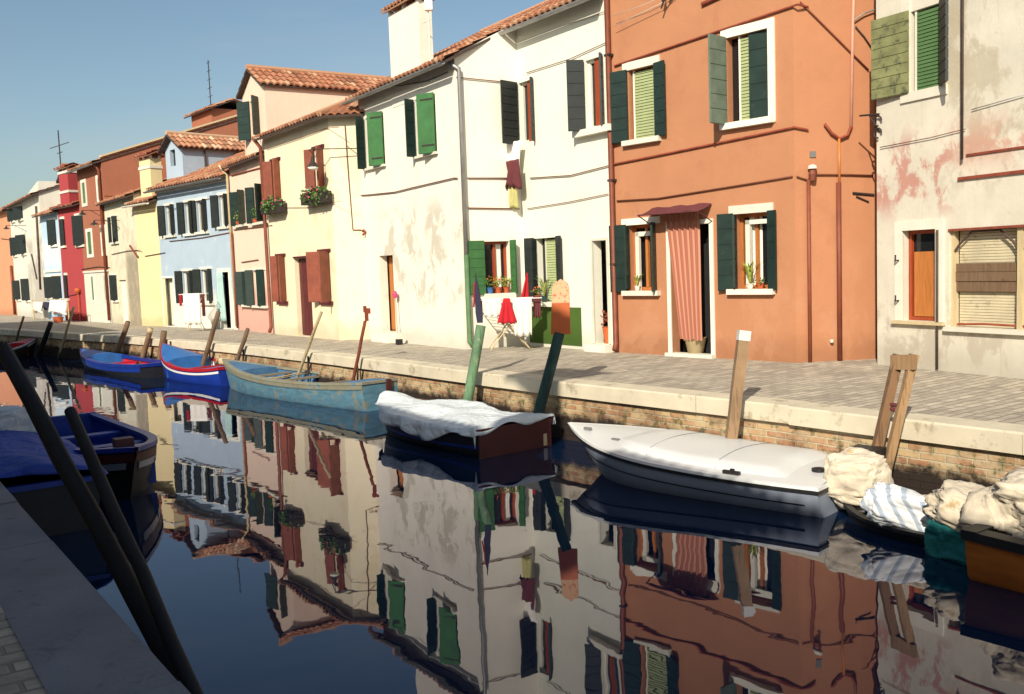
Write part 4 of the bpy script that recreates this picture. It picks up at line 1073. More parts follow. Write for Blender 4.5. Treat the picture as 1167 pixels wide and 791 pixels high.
# --- grey white house ---------------------------------------------------------------------
pxs = [(20, 359.6), (36, 361.3), (55, 364)]
P, FS = mkfaces(pxs); F, Fs = FS
H = House('terraced_house', P, 'grey white house with stained plaster and small dark shutters near the left edge')
wm = plaster('stained white render', (.66, .64, .56), [((.38, .35, .30), .7, .42, -1, 3.8, .75, (Fs.P0-H.org).x, 99)], .06, .4)
ops = [R(F, 13, 16.5, 238, 252), R(F, 21, 26, 236, 250), R(F, 15.5, 19, 271, 291), R(F, 24.5, 29.5, 268, 289), R(F, 19, 23, 320, 341), R(F, 29.5, 33.5, 318, 342)]
for o in ops: o[0] = max(.04, o[0])
for i, o in enumerate(ops):
    if i % 2 == 0: o[1] = max(o[1], o[0]+.5)
ze = F.uz(18, 232)[1]
body(H, FS, [ze, ze+.5], [ops, []], [wm], BACK, 7, depthw=.1, tl=[ze, ze])
gable_roof(H, P[0], P[2], BACK, 7, ze, .33, over=.35, seg=4)
for o in ops: window(H, F, o, frame='whitew', sh='black', R=((o[1]-o[0])*.8, 15), L=((o[1]-o[0])*.4, 170), sill=(.1, .1, .08), depth=.08, muntin=False)
pipe(H, [Fs.px(41, 235, .05), Fs.px(44, 290, .05), Fs.px(46, 330, .05)], .05, 'slate')
cable(H, Fs, [(36, 290), (42, 318)], .04, 'cabledk'); lamp_bracket(H, F, 30, 257, .9)

# --- orange house at left edge ----------------------------------------------------------------
P = [G2(-60, 355), G2(19.4, 359.5)]
F = Face(*P); F = Face((V(P[1])-V((F.t.x, F.t.y))*16), P[1]); P = [(F.P0.x, F.P0.y), P[1]]
H = House('terraced_house', P, 'plain orange rendered house cut off by the left edge of the photo')
wm = plaster('pale orange render', (.60, .28, .16), [], .04, .15)
ze = F.uz(8, 238)[1]
body(H, [F], [ze], [[[11, 12, 3.8, 5.4], [7, 8, 3.8, 5.4], [7, 8, .9, 2.4], [4, 5, .02, 2.3]]], [wm], BACK, 7)
gable_roof(H, P[0], P[1], BACK, 7, ze, .33, over=.35, seg=4)
for r_ in ([11, 12, 3.8, 5.4], [7, 8, 3.8, 5.4], [7, 8, .9, 2.4]): window(H, F, r_, frame='whitew', sh='black', L=(.5, 170), R=(.5, 170), sill=(.1, .1, .08))
door(H, F, [4, 5, .02, 2.3], 'maroon')
pipe(H, [F.pt(F.W-.12, 2.7, .08), F.pt(F.W-.12, .05, .08)], .07, 'rust'); cable(H, F, [(1, 272), (19, 274)], .02)

# ============================================================ GROUND, QUAY, WATER
q = [gp(*p) for p in ((0, 375), (54, 378.5), (150, 384), (290, 395), (430, 410), (630, 434), (900, 462.5), (1167, 493))]
d0 = (q[0]-q[1]).normalized(); d1 = (q[-1]-q[-2]).normalized()
q = [q[0]+d0*60, q[0]+d0*12]+q+[q[-1]+d1*6, q[-1]+d1*30]
for p in q: p.z = 0
def offs(pl, d):
    out = []
    for i, p in enumerate(pl):
        a = pl[max(0, i-1)]; b = pl[min(len(pl)-1, i+1)]; t = (b-a).normalized(); n = V((-t.y, t.x, 0))
        out.append(p+n*d)
    return out
side = 1 if offs(q, 1)[5].dot(BACK) > q[5].dot(BACK) else -1
qi = offs(q, .34*side); qf = offs(q, 6.2*side)
cum = [0]
for a, b in zip(q, q[1:]): cum.append(cum[-1]+(b-a).length)
mb = MB()
far = [p+BACK*250 for p in qf]
for i in range(len(q)-1):
    for A, B, v0, v1 in ((qi, qf, .4, 6.4), (qf, far, 6.4, 256)):
        z = V((0, 0, -.006))
        mb.face([A[i]+z, A[i+1]+z, B[i+1]+z, B[i]+z], 0, [(v0, cum[i]), (v0, cum[i+1]), (v1, cum[i+1]), (v1, cum[i])])
mb.build('pavement', M['paving'], kind='structure')
# quay wall of brick
mb = MB(); qw = offs(q, .05*side)
for i in range(len(q)-1):
    mb.face([qw[i]+V((0, 0, -1.6)), qw[i+1]+V((0, 0, -1.6)), qw[i+1]+V((0, 0, -.12)), qw[i]+V((0, 0, -.12))], 0, [(cum[i], -1.6), (cum[i+1], -1.6), (cum[i+1], -.12), (cum[i], -.12)])
mb.build('quay_wall', M['quaybrick'], kind='structure')
def coping(name, pl, inner_d, sd, mat, z0, over=.02, L=1.35, bev=.012):
    s = MB()
    for a, b in zip(pl, pl[1:]):
        W = (b-a).length; n = max(1, int(round(W/L))); t = (b-a)/n; tn = t.normalized(); nn = V((-tn.y, tn.x, 0))*sd
        for i in range(n):
            dz = random.uniform(-.006, .006); o = a+t*i-nn*over*random.uniform(.5, 1)+tn*.004+V((0, 0, dz))
            w = nn*(inner_d+over); l = t-tn*.008; h = z0
            # bevelled block: main box + top chamfer
            p = [o+V((0, 0, h)), o+l+V((0, 0, h)), o+l+V((0, 0, -bev*1.6)), o+V((0, 0, -bev*1.6))]
            s.face(p); tp = [o+nn*bev, o+l+nn*bev, o+l+w, o+w]
            s.face(tp); s.face([p[3], p[2], tp[1], tp[0]])
            s.face([o+V((0, 0, h)), p[3], tp[0], o+w, o+w+V((0, 0, h))]); s.face([p[1], o+l+w+V((0, 0, h)), o+l+w, tp[1], p[2]])
            s.face([o+V((0, 0, h)), o+w+V((0, 0, h)), o+l+w+V((0, 0, h)), p[1]])
    return s.build(name, M[mat], kind='structure')
coping('quay_kerb', q, .36, side, 'coping', -.2, .03)
# near quay
n0 = gp(213, 791); n1 = gp(8, 560); n0.z = n1.z = 0; dn = (n1-n0).normalized()
nq = [n0-dn*30, n0-dn*1.2, n1+dn*60]; nn = V((dn.y, -dn.x, 0)); nn = nn if nn.dot(BACK) > 0 else -nn
mb = MB(); A = nq[0]-nn*.42; B = nq[-1]-nn*.42; C_ = B-nn*250; D_ = A-nn*250; z = V((0, 0, -.006)); Ln = (B-A).length
mb.face([A+z, B+z, C_+z, D_+z], 0, [(.4, 0), (.4, Ln), (250, Ln), (250, 0)]); mb.build('pavement', M['paving'], kind='structure')
mb = MB(); A = nq[0]-nn*.05; B = nq[-1]-nn*.05
mb.face([A+V((0, 0, -1.6)), B+V((0, 0, -1.6)), B+V((0, 0, -.12)), A+V((0, 0, -.12))], 0, [(0, -1.6), (Ln, -1.6), (Ln, -.12), (0, -.12)]); mb.build('quay_wall', M['quaybrick'], kind='structure')
coping('quay_kerb', nq, .42, -1 if V((-(nq[1]-nq[0]).y, (nq[1]-nq[0]).x, 0)).dot(nn) > 0 else 1, 'copingn', -.2, .03)
mb = MB(); s_ = 400
mb.face([(-s_, -s_, WATER), (s_, -s_, WATER), (s_, s_, WATER), (-s_, s_, WATER)]); mb.build('water', M['water'], kind='structure')
mb = MB(); mb.face([(-s_, -s_, -1.7), (s_, -s_, -1.7), (s_, s_, -1.7), (-s_, s_, -1.7)]); mb.build('canal_bed', M['dark'], kind='structure')

# ============================================================ BOATS
M['teal'] = simple('worn teal boat paint', sr(82, 124, 144), .7, .25, 3.5, .5, streak=(1, 1, 5), dirt=(sr(126, 128, 116), 4.5, .53))
M['rail'] = simple('scuffed boat rail', sr(132, 130, 112), .85, .2, 4, .5, dirt=(sr(70, 118, 140), 4, .54))
M['tealin'] = simple('teal blue boat paint', sr(74, 118, 158), .7, .2, 4, .4, dirt=(sr(88, 104, 110), 5, .6))
M['bluep'] = simple('bright blue boat paint', sr(44, 112, 186), .45, .15, 4, .3, dirt=(sr(60, 110, 160), 6, .63))
M['blued'] = simple('deep and shaded blue boat paint', sr(20, 50, 140), .4, .15, 4, .3)  # on the near boats this darker copy of the bright blue carries their shade
M['redp'] = simple('red boat paint', sr(176, 24, 40), .45, .12, 5, .2)
M['whitep'] = simple('white boat paint', (.75, .75, .72), .35, .05, 4, .15)
M['maroonp'] = simple('maroon boat paint', sr(78, 34, 32), .55, .2, 4, .3)
M['blackp'] = simple('tarred black hull', (.012, .012, .014), .55, .3, 4, .3)
M['greyhull'] = simple('slate grey hull paint', sr(136, 146, 162), .35, .08, 2, .1)
M['deckw'] = simple('off white fibreglass deck', (.74, .76, .76), .35, .04, 2, .1)
M['tarp'] = simple('pale blue white tarpaulin', (.66, .72, .76), .75, .05, 2.5, .3)
M['canvas'] = simple('cream canvas cover', (.66, .58, .45), .9, .1, 3, .6, dirt=(sr(180, 146, 90), 3, .58))
M['striped'] = simple('faded blue white cloth', (.55, .6, .68), .9, .08, 3, .3)
M['tealcl'] = simple('teal canvas', sr(22, 112, 112), .8, .12, 3, .3)
M['orangeh'] = simple('brown orange varnished hull', sr(170, 98, 34), .5, .2, 3, .3, streak=(1, 1, 6))
M['bluetarp'] = simple('royal blue tarpaulin', sr(24, 58, 150), .7, .1, 3, .3)
M['rope'] = simple('pale rope', sr(190, 170, 130), .95, .15, 20, .3)
M['floorb'] = simple('grey boat floorboards', sr(120, 112, 96), .85, .2, 3, .4, streak=(1, 8, 8))

def crumple(m, sc_, dist, st=.8):
    nt = m.node_tree; bs_ = nt.nodes['Principled BSDF']; c_ = coords(nt)
    n1 = nz(nt, c_, sc_, 3, .5, 1.2); n2 = nz(nt, c_, sc_*2.7, 3, .5, 1.0)
    r1 = mathn(nt, 'ABSOLUTE', mathn(nt, 'SUBTRACT', n1, .5)); r2 = mathn(nt, 'ABSOLUTE', mathn(nt, 'SUBTRACT', n2, .5))
    h = mathn(nt, 'ADD', r1, mathn(nt, 'MULTIPLY', r2, .4)); bump(nt, bs_, h, st, dist)
crumple(M['tarp'], 2.2, .10); crumple(M['canvas'], 2.2, .06); crumple(M['bluetarp'], 1.5, .1); crumple(M['tealcl'], 3, .08)
class Boat:
    """local frame: x forward, y left, z up, 0 = waterline"""
    def __init__(s, name, label, cat, stern, bow, B, h0, h1, h2, tr=.75, rake=.35, bp=2.2, keel=.22, group='boats moored in the canal', flare=.86):
        s.S = V((stern[0], stern[1], WATER)); s.Bw = V((bow[0], bow[1], WATER)); s.L = (s.Bw-s.S).length
        s.ang = math.atan2(s.Bw.y-s.S.y, s.Bw.x-s.S.x); s.B = B; s.h = (h0, h1, h2); s.tr = tr; s.rake = rake; s.bp = bp; s.keel = keel; s.flare = flare
        c = (s.S+s.Bw)/2
        s.root = empty(name, c, label, cat, group); s.root.rotation_euler = (0, 0, s.ang); s.root['_org'] = [0, 0, 0]
    def w(s, t):
        if t < .45: return s.B/2*(s.tr+(1-s.tr)*math.sin(t/.45*PI/2))
        return s.B/2*max(0, 1-((t-.45)/.55)**s.bp)
    def z(s, t):
        a, b, c = s.h
        return a*(1-t)*(1-2*t)+4*b*t*(1-t)+c*t*(2*t-1)
    def x(s, t, zz):
        k = 1-(zz+s.keel)/(s.z(1)+s.keel)
        return s.L*(t-.5)-s.rake*k*t**5
    def sheer(s, t, sg, dz=0, dw=0): return V((s.x(t, s.z(t)), sg*(s.w(t)+dw), s.z(t)+dz))
    def sec(s, t, inset=0, floor=None):
        w = max(0, s.w(t)-inset); z = s.z(t); out = []
        prof = [(1, z), (.97, z*.55), (s.flare+.06, z*.12), (s.flare*.86, -.09), (.35, -s.keel*.85), (0, -s.keel)]
        if floor is not None: prof = [(1, z), (.97, z*.6), (s.flare+.04, max(floor, z*.2)), (s.flare*.8, floor), (0, floor)]
        for f, zz in prof:
            ff = f*(1-.25*(1-f)*t) 
            out.append((ff*w, zz))
        return out
    def b(s, mb, name, mats, parent=None, smooth=True):
        o = mb.build(name, mats, parent or s.root, V((0, 0, 0)), smooth); return o
    def hull(s, mat, inmat, N=22, floor=.05, t1=1.0, closed=False):
        mb = MB()
        for sg in (1, -1):
            P = []
            for i in range(N+1):
                t = i/N; P.append([V((s.x(t, zz), sg*y, zz)) for y, zz in s.sec(t)])
            mb.grid(P if sg < 0 else [r[::-1] for r in P])
        tr = [V((s.x(0, zz), y, zz)) for y, zz in s.sec(0)]; tl = [V((p.x, -p.y, p.z)) for p in tr][::-1]
        mb.face((tl[1:]+tr)[::-1])
        o = s.b(mb, 'hull', M[mat], smooth=True)
        o.data.polygons[-1].use_smooth = False
        if inmat:
            mi = MB()
            for sg in (1, -1):
                P = []
                for i in range(N+1):
                    t = .012+.975*i/N; P.append([V((s.x(t, zz)-(.05*t), sg*y, zz)) for y, zz in s.sec(t, .045, floor)])
                mi.grid(P[::-1] if sg < 0 else [r[::-1] for r in P[::-1]])
            t = .012; a = [V((s.x(t, zz), y, zz)) for y, zz in s.sec(t, .045, floor)]; bb = [V((p.x, -p.y, p.z)) for p in a][::-1]
            mi.face(bb[1:]+a); s.b(mi, 'inner_hull', M[inmat], smooth=False)
        return o
    def gunwale(s, mat, w=.07, h=.045, name='gunwale', dz=0, t0=0, t1=1, N=26, transom=True, outset=.02):
        mb = MB()
        for sg in (1, -1):
            P = []
            for i in range(N+1):
                t = t0+(t1-t0)*i/N; c = s.sheer(t, sg, dz); wi = max(.0, s.w(t)-w)
                yo = sg*(s.w(t)+outset); yi = sg*wi
                P.append([V((c.x, yi, c.z-h/2)), V((c.x, yi, c.z+h/2)), V((c.x+ (.02 if t > .97 else 0), yo, c.z+h/2)), V((c.x, yo, c.z-h/2)), V((c.x, yi, c.z-h/2))])
            mb.grid(P)
        if transom and t0 == 0:
            z = s.z(0)+dz; W = s.w(0)+outset; x = s.x(0, z); mb.box(V((x-.02, -W, z-h/2-.001)), V((w, 0, 0)), V((0, 2*W, 0)), V((0, 0, h+.003)))
        return s.b(mb, name, M[mat], smooth=False)
    def band(s, mat, za, zb, name='stripe', out=.006, t0=0, t1=1, N=26, transom=False):
        """painted strake following the sheer between sheer-za and sheer-zb"""
        mb = MB()
        for sg in (1, -1):
            P = []
            for i in range(N+1):
                t = t0+(t1-t0)*i/N; z = s.z(t); row = []
                for dz in (za, zb):
                    zz = z-dz; k = (z-zz)/max(.05, z); wf = 1-.03*min(1, k/.45)-(.97-s.flare-.06)*max(0, (k-.45)/.43)
                    row.append(V((s.x(t, zz)+(.006 if t > .9 else 0), sg*(s.w(t)*wf+out), zz)))
                P.append(row)
            mb.grid(P if sg > 0 else [r[::-1] for r in P])
        return s.b(mb, name, M[mat], smooth=False)
    def deck(s, mat, t0, t1=1, camber=.06, dz=.0, N=14, K=8, name='deck', inset=.01):
        mb = MB(); P = []
        for i in range(N+1):
            t = t0+(t1-t0)*i/N; w = max(0, s.w(t)-inset); z = s.z(t)+dz; row = []
            for j in range(K+1):
                v = -1+2*j/K; row.append(V((s.x(t, s.z(t)), v*w, z+camber*(1-v*v)*(w/(s.B/2)))))
            P.append(row)
        mb.grid(P[::-1])
        # end bulkhead
        if t0 > 0:
            r = P[0]; mb.face([V((p.x, p.y, p.z)) for p in r]+[V((r[-1].x, r[-1].y, .06)), V((r[0].x, r[0].y, .06))])
        return s.b(mb, name, M[mat], smooth=False)
    def thwart(s, t, mat, dz=-.09, wd=.2, name='thwart'):
        mb = MB(); w = s.w(t)-.05; z = s.z(t)+dz; mb.box(V((s.L*(t-.5)-wd/2, -w, z)), V((wd, 0, 0)), V((0, 2*w, 0)), V((0, 0, .03)))
        return s.b(mb, name, M[mat], smooth=False)
    def ribs(s, mat, t0, t1, n):
        for i in range(n):
            t = t0+(t1-t0)*i/(n-1); mb = MB()
            for sg in (1, -1):
                w = s.w(t)-.045; z = s.z(t); mb.box(V((s.L*(t-.5)-.02, sg*w, .06)), V((.04, 0, 0)), V((0, -sg*.035, 0)), V((0, 0, z-.09)))
            s.b(mb, 'rib', M[mat], smooth=False)
    def world(s, p): return s.root.matrix_basis @ V(p)

def fl(a, b): p = gp(a, b, WATER); return (p.x, p.y)
# teal worn boat: stern to the right/near
ss = gp(408, 470, WATER); sb = gp(252, 448, WATER)
dirq = (V((-.60, .80, 0))).normalized(); nrm = V((dirq.y, -dirq.x, 0))  # nrm: toward far quay
def mid(p, half): return (p.x+nrm.x*half, p.y+nrm.y*half)
S = mid(ss, .62); dB = (sb-ss).length+1.25
bd = (sb-ss).normalized()*.9+dirq*.1; bd.normalize()
b = Boat('rowing_boat', 'worn teal wooden boat with an open hold and a red flower painted on its stern', 'boat', S, (S[0]+bd.x*dB, S[1]+bd.y*dB), 1.3, .50, .40, .60, tr=.85, rake=.35, bp=2.4)
b.hull('teal', 'tealin', floor=.02); b.gunwale('rail', .09, .04); b.deck('tealin', .74, 1, .05); b.deck('tealin', .0, .14, .02)
b.band('rail', .0, .10, 'rubbing_strake', .012); b.band('blackp', .10, .105, 'seam', .025)
for t in (.3, .52, .68): b.thwart(t, 'floorb')
b.ribs('tealin', .2, .7, 7)
mb = MB(); x0 = b.x(0, .2); mb.box(V((x0-.05, -.04, -.15)), V((.05, 0, 0)), V((0, .09, 0)), V((0, 0, .68))); b.b(mb, 'stern_post', M['maroonp'], smooth=False)
mb = MB(); c = V((x0-.006, -.30, .27))
for k in range(8):
    a = k*PI/4; p = c+V((0, math.cos(a)*.04, math.sin(a)*.04)); u = V((0, math.cos(a), math.sin(a)))*.035; v = V((0, -math.sin(a), math.cos(a)))*.02
    mb.face([p-u, p+v, p+u, p-v])
mb.face([c+V((-.001, math.cos(k*PI/3)*.02, math.sin(k*PI/3)*.02)) for k in range(6)], 1); b.b(mb, 'painted_flower', [M['redp'], M['whitep']], smooth=False)
mb = MB(); mb.tube([(b.L*.06, -.60, .37), (b.L*.05, -.2, .42), (b.L*.08, .1, .36), (b.L*.05, .55, .40)], .012); mb.tube([(b.L*.07, -.60, .38), (b.L*.09, 0, .33), (b.L*.03, .58, .39)], .01); b.b(mb, 'rope', M['rope'])
TB = b
# tarp covered boat
sc_ = gp(543, 524, WATER); s2 = gp(630, 507, WATER); cs = (sc_+s2)/2
bd = V((-.62, .785, 0)).normalized()
Lb = 3.35
b = Boat('tarp_covered_boat', 'maroon sterned dark boat under a pale tarpaulin in front of the drying rack', 'boat', (cs.x, cs.y), (cs.x+bd.x*Lb, cs.y+bd.y*Lb), 1.36, .36, .34, .45, tr=.92, rake=.3, bp=2.3)
b.hull('blackp', 'blackp'); b.gunwale('maroonp', .06, .04)
mb = MB(); W = b.w(0)*.97; x0 = b.x(0, .2); mb.box(V((x0-.02, -W, -.06)), V((.018, 0, 0)), V((0, 2*W, 0)), V((0, 0, .40))); b.b(mb, 'transom', M['maroonp'], smooth=False)
mb = MB(); 
for yy in (-W*.86, ): mb.box(V((x0-.028, yy, .02)), V((.006, 0, 0)), V((0, .06, 0)), V((0, 0, .16)))
b.b(mb, 'transom_mark', M['bone'], smooth=False)
b.band('blued', .2, .24, 'stripe', .004)
def tarp_mesh(b, t0, t1, lift, skirt, seed, N=90, K=44, ridge=.12, out=.04, drop_noise=.1):
    mb = MB(); P = []
    for i in range(-3, N+4):
        tt = t0+(t1-t0)*min(1, max(0, i/N)); row = []
        endk = 0 if 0 <= i <= N else (-i if i < 0 else i-N)/3
        for j in range(-4, K+5):
            v = -1+2*min(1, max(0, j/K)); sk = 0 if 0 <= j <= K else (-j if j < 0 else j-K)/4
            w = b.w(tt)+out; z = b.z(tt)+.03
            x = b.x(tt, b.z(tt)); y = v*w; sag = ridge*(1-abs(v)**1.6)*(.6+.4*math.sin(tt*PI))
            fv = noise.voronoi(V((x*1.6+seed, y*2.2, 1)))[0]; fw = noise.voronoi(V((x*4+seed, y*3+x, 2)))[0]
            nn_ = noise.noise(V((x*1.7+seed, y*2.4, seed)))*.05+(fv[0]-.4)*.07+(fw[0]-.3)*.03
            z += lift+sag+nn_*(1-sk)
            dl = skirt*(1+drop_noise*6*noise.noise(V((x*1.4, seed*2, v*1.5+endk))))
            z -= sk*dl; y += sk*.025*(1 if v > 0 else -1)*(1+1.5*math.sin(x*9+seed+noise.noise(V((x*3, 0, seed)))*4))
            z -= endk*skirt*.55*(1+.6*math.sin(v*5+seed)); x += (-1 if i < 0 else 1)*endk*.03
            row.append(V((x, y, z)))
        P.append(row)
    mb.grid(P[::-1]); return mb
def place_on(b, mb, name, mat, label, cat, th=.004):
    o = mb.build(name, M[mat], None, V((0, 0, 0)), True); o.location = b.root.location; o.rotation_euler = b.root.rotation_euler
    so = o.modifiers.new('Solidify', 'SOLIDIFY'); so.thickness = th; so.offset = 1
    tag(o, label, cat); return o
place_on(b, tarp_mesh(b, .0, .985, .0, .12, 3.3, ridge=.04, drop_noise=.3), 'tarpaulin', 'tarp', 'pale blue white tarpaulin draped over the maroon sterned boat', 'tarpaulin')
# motorboat
sn = gp(914, 592, WATER); bw = gp(640, 531, WATER)
ax = V((bw.x-sn.x, bw.y-sn.y, 0)).normalized(); hw = .78
cst = V((sn.x, sn.y, 0))+nrm*hw*1.0
Lm = (bw-sn).length; 
bwp = V((bw.x, bw.y, 0))
b = Boat('motorboat', 'slate grey motorboat with a white covered deck', 'boat', (cst.x, cst.y), (bwp.x+nrm.x*.15, bwp.y+nrm.y*.15), 1.62, .30, .34, .50, tr=.93, rake=.8, bp=2.5, keel=.25, flare=.8)
b.hull('greyhull', None); b.gunwale('blackp', .05, .03, 'rubbing_strip', -.035, outset=.012); b.gunwale('deckw', .12, .03, 'deck_edge', .0)
b.band('blackp', .17, .185, 'stripe', .006, 0.04, .97)
b.deck('deckw', 0, 1, .05, .012, 20, 10)
# raised cockpit cover
mb = MB(); P = []; N = 26; K = 14
for i in range(N+1):
    t = .10+.66*i/N; w = (b.w(t)-.15)*(1-.35*max(0, (i/N-.75)/.25)**2); row = []
    e = min(1, (i/N)*9, (1-i/N)*6)
    for j in range(K+1):
        v = -1+2*j/K; ed = min(1, (1-abs(v))*7)
        row.append(V((b.x(t, b.z(t)), v*w, b.z(t)+.02+ (.055*math.sin(min(1,e)*PI/2)*math.sin(ed*PI/2)+.05*(1-v*v)*e+noise.noise(V((t*6, v*2, 1)))*.008))))
    P.append(row)
mb.grid(P[::-1]); b.b(mb, 'cockpit_cover', M['deckw'])
mb = MB(); 
for t in (.32, .56):
    pts = []
    for j in range(11):
        v = -1+.2*j; i0 = (t-.10)/.66; w = (b.w(t)-.15); ed = min(1, (1-abs(v))*7)
        pts.append(V((b.x(t, b.z(t))+.05*(1-v*v), v*w, b.z(t)+.022+.055*math.sin(ed*PI/2)+.05*(1-v*v)+.004)))
    mb.tube(pts, .003, 0, 5)
b.b(mb, 'cover_seam', M['metal'])
mb = MB(); mb.lathe(V((b.x(.06, .3), .25, b.z(.06)+.05)), [(0, 0), (.07, 0), (.07, .03), (.03, .04), (0, .04)]); b.b(mb, 'filler_cap', M['blackp'], smooth=False); mb = MB(); mb.tube([(b.x(.03, .3), -.2, b.z(0)+.06), (b.x(.07, .3), -.22, b.z(0)+.09)], .018); b.b(mb, 'deck_fitting', M['blackp'], smooth=False)
mb = MB(); x = b.x(.25, .3); y = b.w(.25)-.06; z = b.z(.25)+.03; mb.box(V((x-.08, y-.02, z)), V((.18, 0, 0)), V((0, .04, 0)), V((0, 0, .03))); mb.box(V((x-.02, y-.012, z)), V((.04, 0, 0)), V((0, .024, 0)), V((0, 0, .05))); b.b(mb, 'cleat', M['blackp'], smooth=False)
mb = MB(); x = b.x(.74, .3); y = b.w(.74)-.1
for q_ in (.74, .9): mb.box(V((b.x(q_, .4)-.05, b.w(q_)*.5, b.z(q_)+.03)), V((.1, 0, 0)), V((0, .03, 0)), V((0, 0, .03)))
b.b(mb, 'cleat', M['metal'], smooth=False)
MBo = b
# outboard on motorboat stern (part of the boat) with canvas hood
def blob(c, r, seed, amp=.18, sub=3, sx=1, sy=1, sz=1, crease=.5, rot=None):
    import bmesh
    bm = bmesh.new(); bmesh.ops.create_icosphere(bm, subdivisions=sub, radius=1)
    mb = MB()
    for v in bm.verts:
        d = v.co.normalized(); k = 1+amp*noise.noise(d*1.4+V((seed, 0, 0)))*1.6+amp*crease*abs(noise.noise(d*4+V((0, seed, 0))))+amp*.25*noise.noise(d*9+V((0, 0, seed)))+.075*(.5-abs(noise.noise(V((d.x*2.2+seed, d.y*2.2, d.z*7))))*2.2)
        f1 = noise.voronoi(V((d.x*2.3+seed, d.y*2.3, d.z*4.2)))[0]; f2 = noise.voronoi(V((d.x*5, d.y*5+seed, d.z*7)))[0]
        k += crease*(.20*(f1[0]-.35)-.05*min(.3, f1[1]-f1[0])+.05*(f2[0]-.3))
        # squarish hood
        q = V((abs(d.x)**.62*math.copysign(1, d.x), abs(d.y)**.62*math.copysign(1, d.y), abs(d.z)**.66*math.copysign(1, d.z)))
        p = V((q.x*r*sx, q.y*r*sy, q.z*r*sz))*k
        if rot: p = rot @ p
        mb.v.append(tuple(V(c)+p))
    for f in bm.faces: mb.idx([v.index for v in f.verts])
    bm.free(); return mb
xs = b.x(0, .2)
mb = MB(); mb.box(V((xs-.34, -.09, -.5)), V((.16, 0, 0)), V((0, .18, 0)), V((0, 0, .75))); mb.box(V((xs-.22, -.13, .1)), V((.24, 0, 0)), V((0, .26, 0)), V((0, 0, .3))); om = b.b(mb, 'outboard_motor', M['redp'], smooth=False)
mb = MB(); mb.box(V((xs-.30, -.12, .3)), V((.28, 0, 0)), V((0, .24, 0)), V((0, 0, .28))); b.b(mb, 'cowling', M['blackp'], om, smooth=False)
bpy.context.view_layer.update(); hl = b.root.matrix_world.inverted() @ dp(977, 545, 8.75); hd = blob(hl, .25, 2.2, .12, 5, 1.1, 1.0, 1.0, .5)
o = hd.build('canvas_hood', M['canvas'], None, V((0, 0, 0)), True); o.location = b.root.location; o.rotation_euler = b.root.rotation_euler
tag(o, 'beige canvas hood over the outboard at the stern of the white decked motorboat', 'motor cover')

# striped bundle + right boat
def upt(x, y, depth): return dp(x, y, depth)
# right boat: brown hull with canvas heap and teal cloth
a0 = gp(1098, 664, WATER)
bd = V((-.60, .80, 0)).normalized()
st_ = V((a0.x, a0.y, 0))+nrm*.62
b = Boat('motorboat', 'orange brown boat with a dark rail cut off by the right edge', 'boat', (st_.x, st_.y), (st_.x-bd.x*4.2, st_.y-bd.y*4.2), 1.35, .36, .36, .5, tr=.9, rake=.4, bp=2.3)
b.hull('orangeh', 'floorb'); b.gunwale('blackp', .12, .07); b.thwart(.4, 'floorb'); b.thwart(.65, 'floorb')
b.deck('floorb', .75)
RB = b
c = b.world((b.x(0, .2)+.25, .0, .52))
hd = blob((b.x(0, .2)+.55, .02, .50), .5, 5.1, .22, 5, 1.2, .92, .50, .5)
o = hd.build('canvas_cover', M['canvas'], None, V((0, 0, 0)), True); o.location = b.root.location; o.rotation_euler = b.root.rotation_euler; tag(o, 'crumpled cream canvas cover heaped on the stern of the brown boat', 'canvas cover')
hd = blob((b.x(0, .2)-.24, .1, .32), .28, 8.4, .15, 5, 1.3, .95, .55, .5, Matrix.Rotation(.35, 3, 'Y'))
o = hd.build('canvas_flap', M['canvas'], None, V((0, 0, 0)), True); o.location = b.root.location; o.rotation_euler = b.root.rotation_euler; tag(o, 'pale canvas flap hanging over the teal cloth between the two motorboats', 'canvas cover')
hd = blob((b.x(0, .2)-.30, .06, .10), .27, 7.4, .12, 5, 1.1, 1., .75, .6)
o = hd.build('teal_cover', M['tealcl'], None, V((0, 0, 0)), True); o.location = b.root.location; o.rotation_euler = b.root.rotation_euler; tag(o, 'teal cloth cover hanging at the stern of the brown boat', 'motor cover')
def stripe2():
    m, nt, bb = newmat('blue and white striped cloth'); sp = nt.nodes.new('ShaderNodeSeparateXYZ'); nt.links.new(coords(nt), sp.inputs[0])
    fr = mathn(nt, 'FRACT', mathn(nt, 'ADD', mathn(nt, 'MULTIPLY', sp.outputs[0], 8.0), mathn(nt, 'MULTIPLY', sp.outputs[2], 4.0)))
    r = ramp(nt, fr, [(0, (.72, .74, .76)), (.55, (.72, .74, .76)), (.6, (.34, .40, .48)), (.85, (.34, .40, .48)), (.9, (.6, .64, .68))], 'LINEAR')
    nt.links.new(r.outputs[0], bb.inputs['Base Color']); bb.inputs['Roughness'].default_value = .95; return m
p = dp(1030, 582, 8.0)
mb = blob((0, 0, 0), .2, 4.4, .2, 5, 1.45, .7, .75, .9, Matrix.Rotation(.3, 3, 'Y'))
o = mb.build('cloth_bundle', stripe2(), None, V((0, 0, 0)), True); o.location = p; o.rotation_euler = (0, 0, math.radians(-30)); tag(o, 'blue and white striped cloth bundle between the beige hood and the teal cloth', 'cloth bundle')
p2_ = dp(1052, 573, 7.9); mb = blob((0, 0, 0), .07, 1.4, .3, 3, 1.2, 1, .8); o = mb.build('white_rag', M['whitecl'], None, V((0, 0, 0)), True); o.location = p2_; tag(o, 'small white rag on the end of the striped bundle', 'rag')
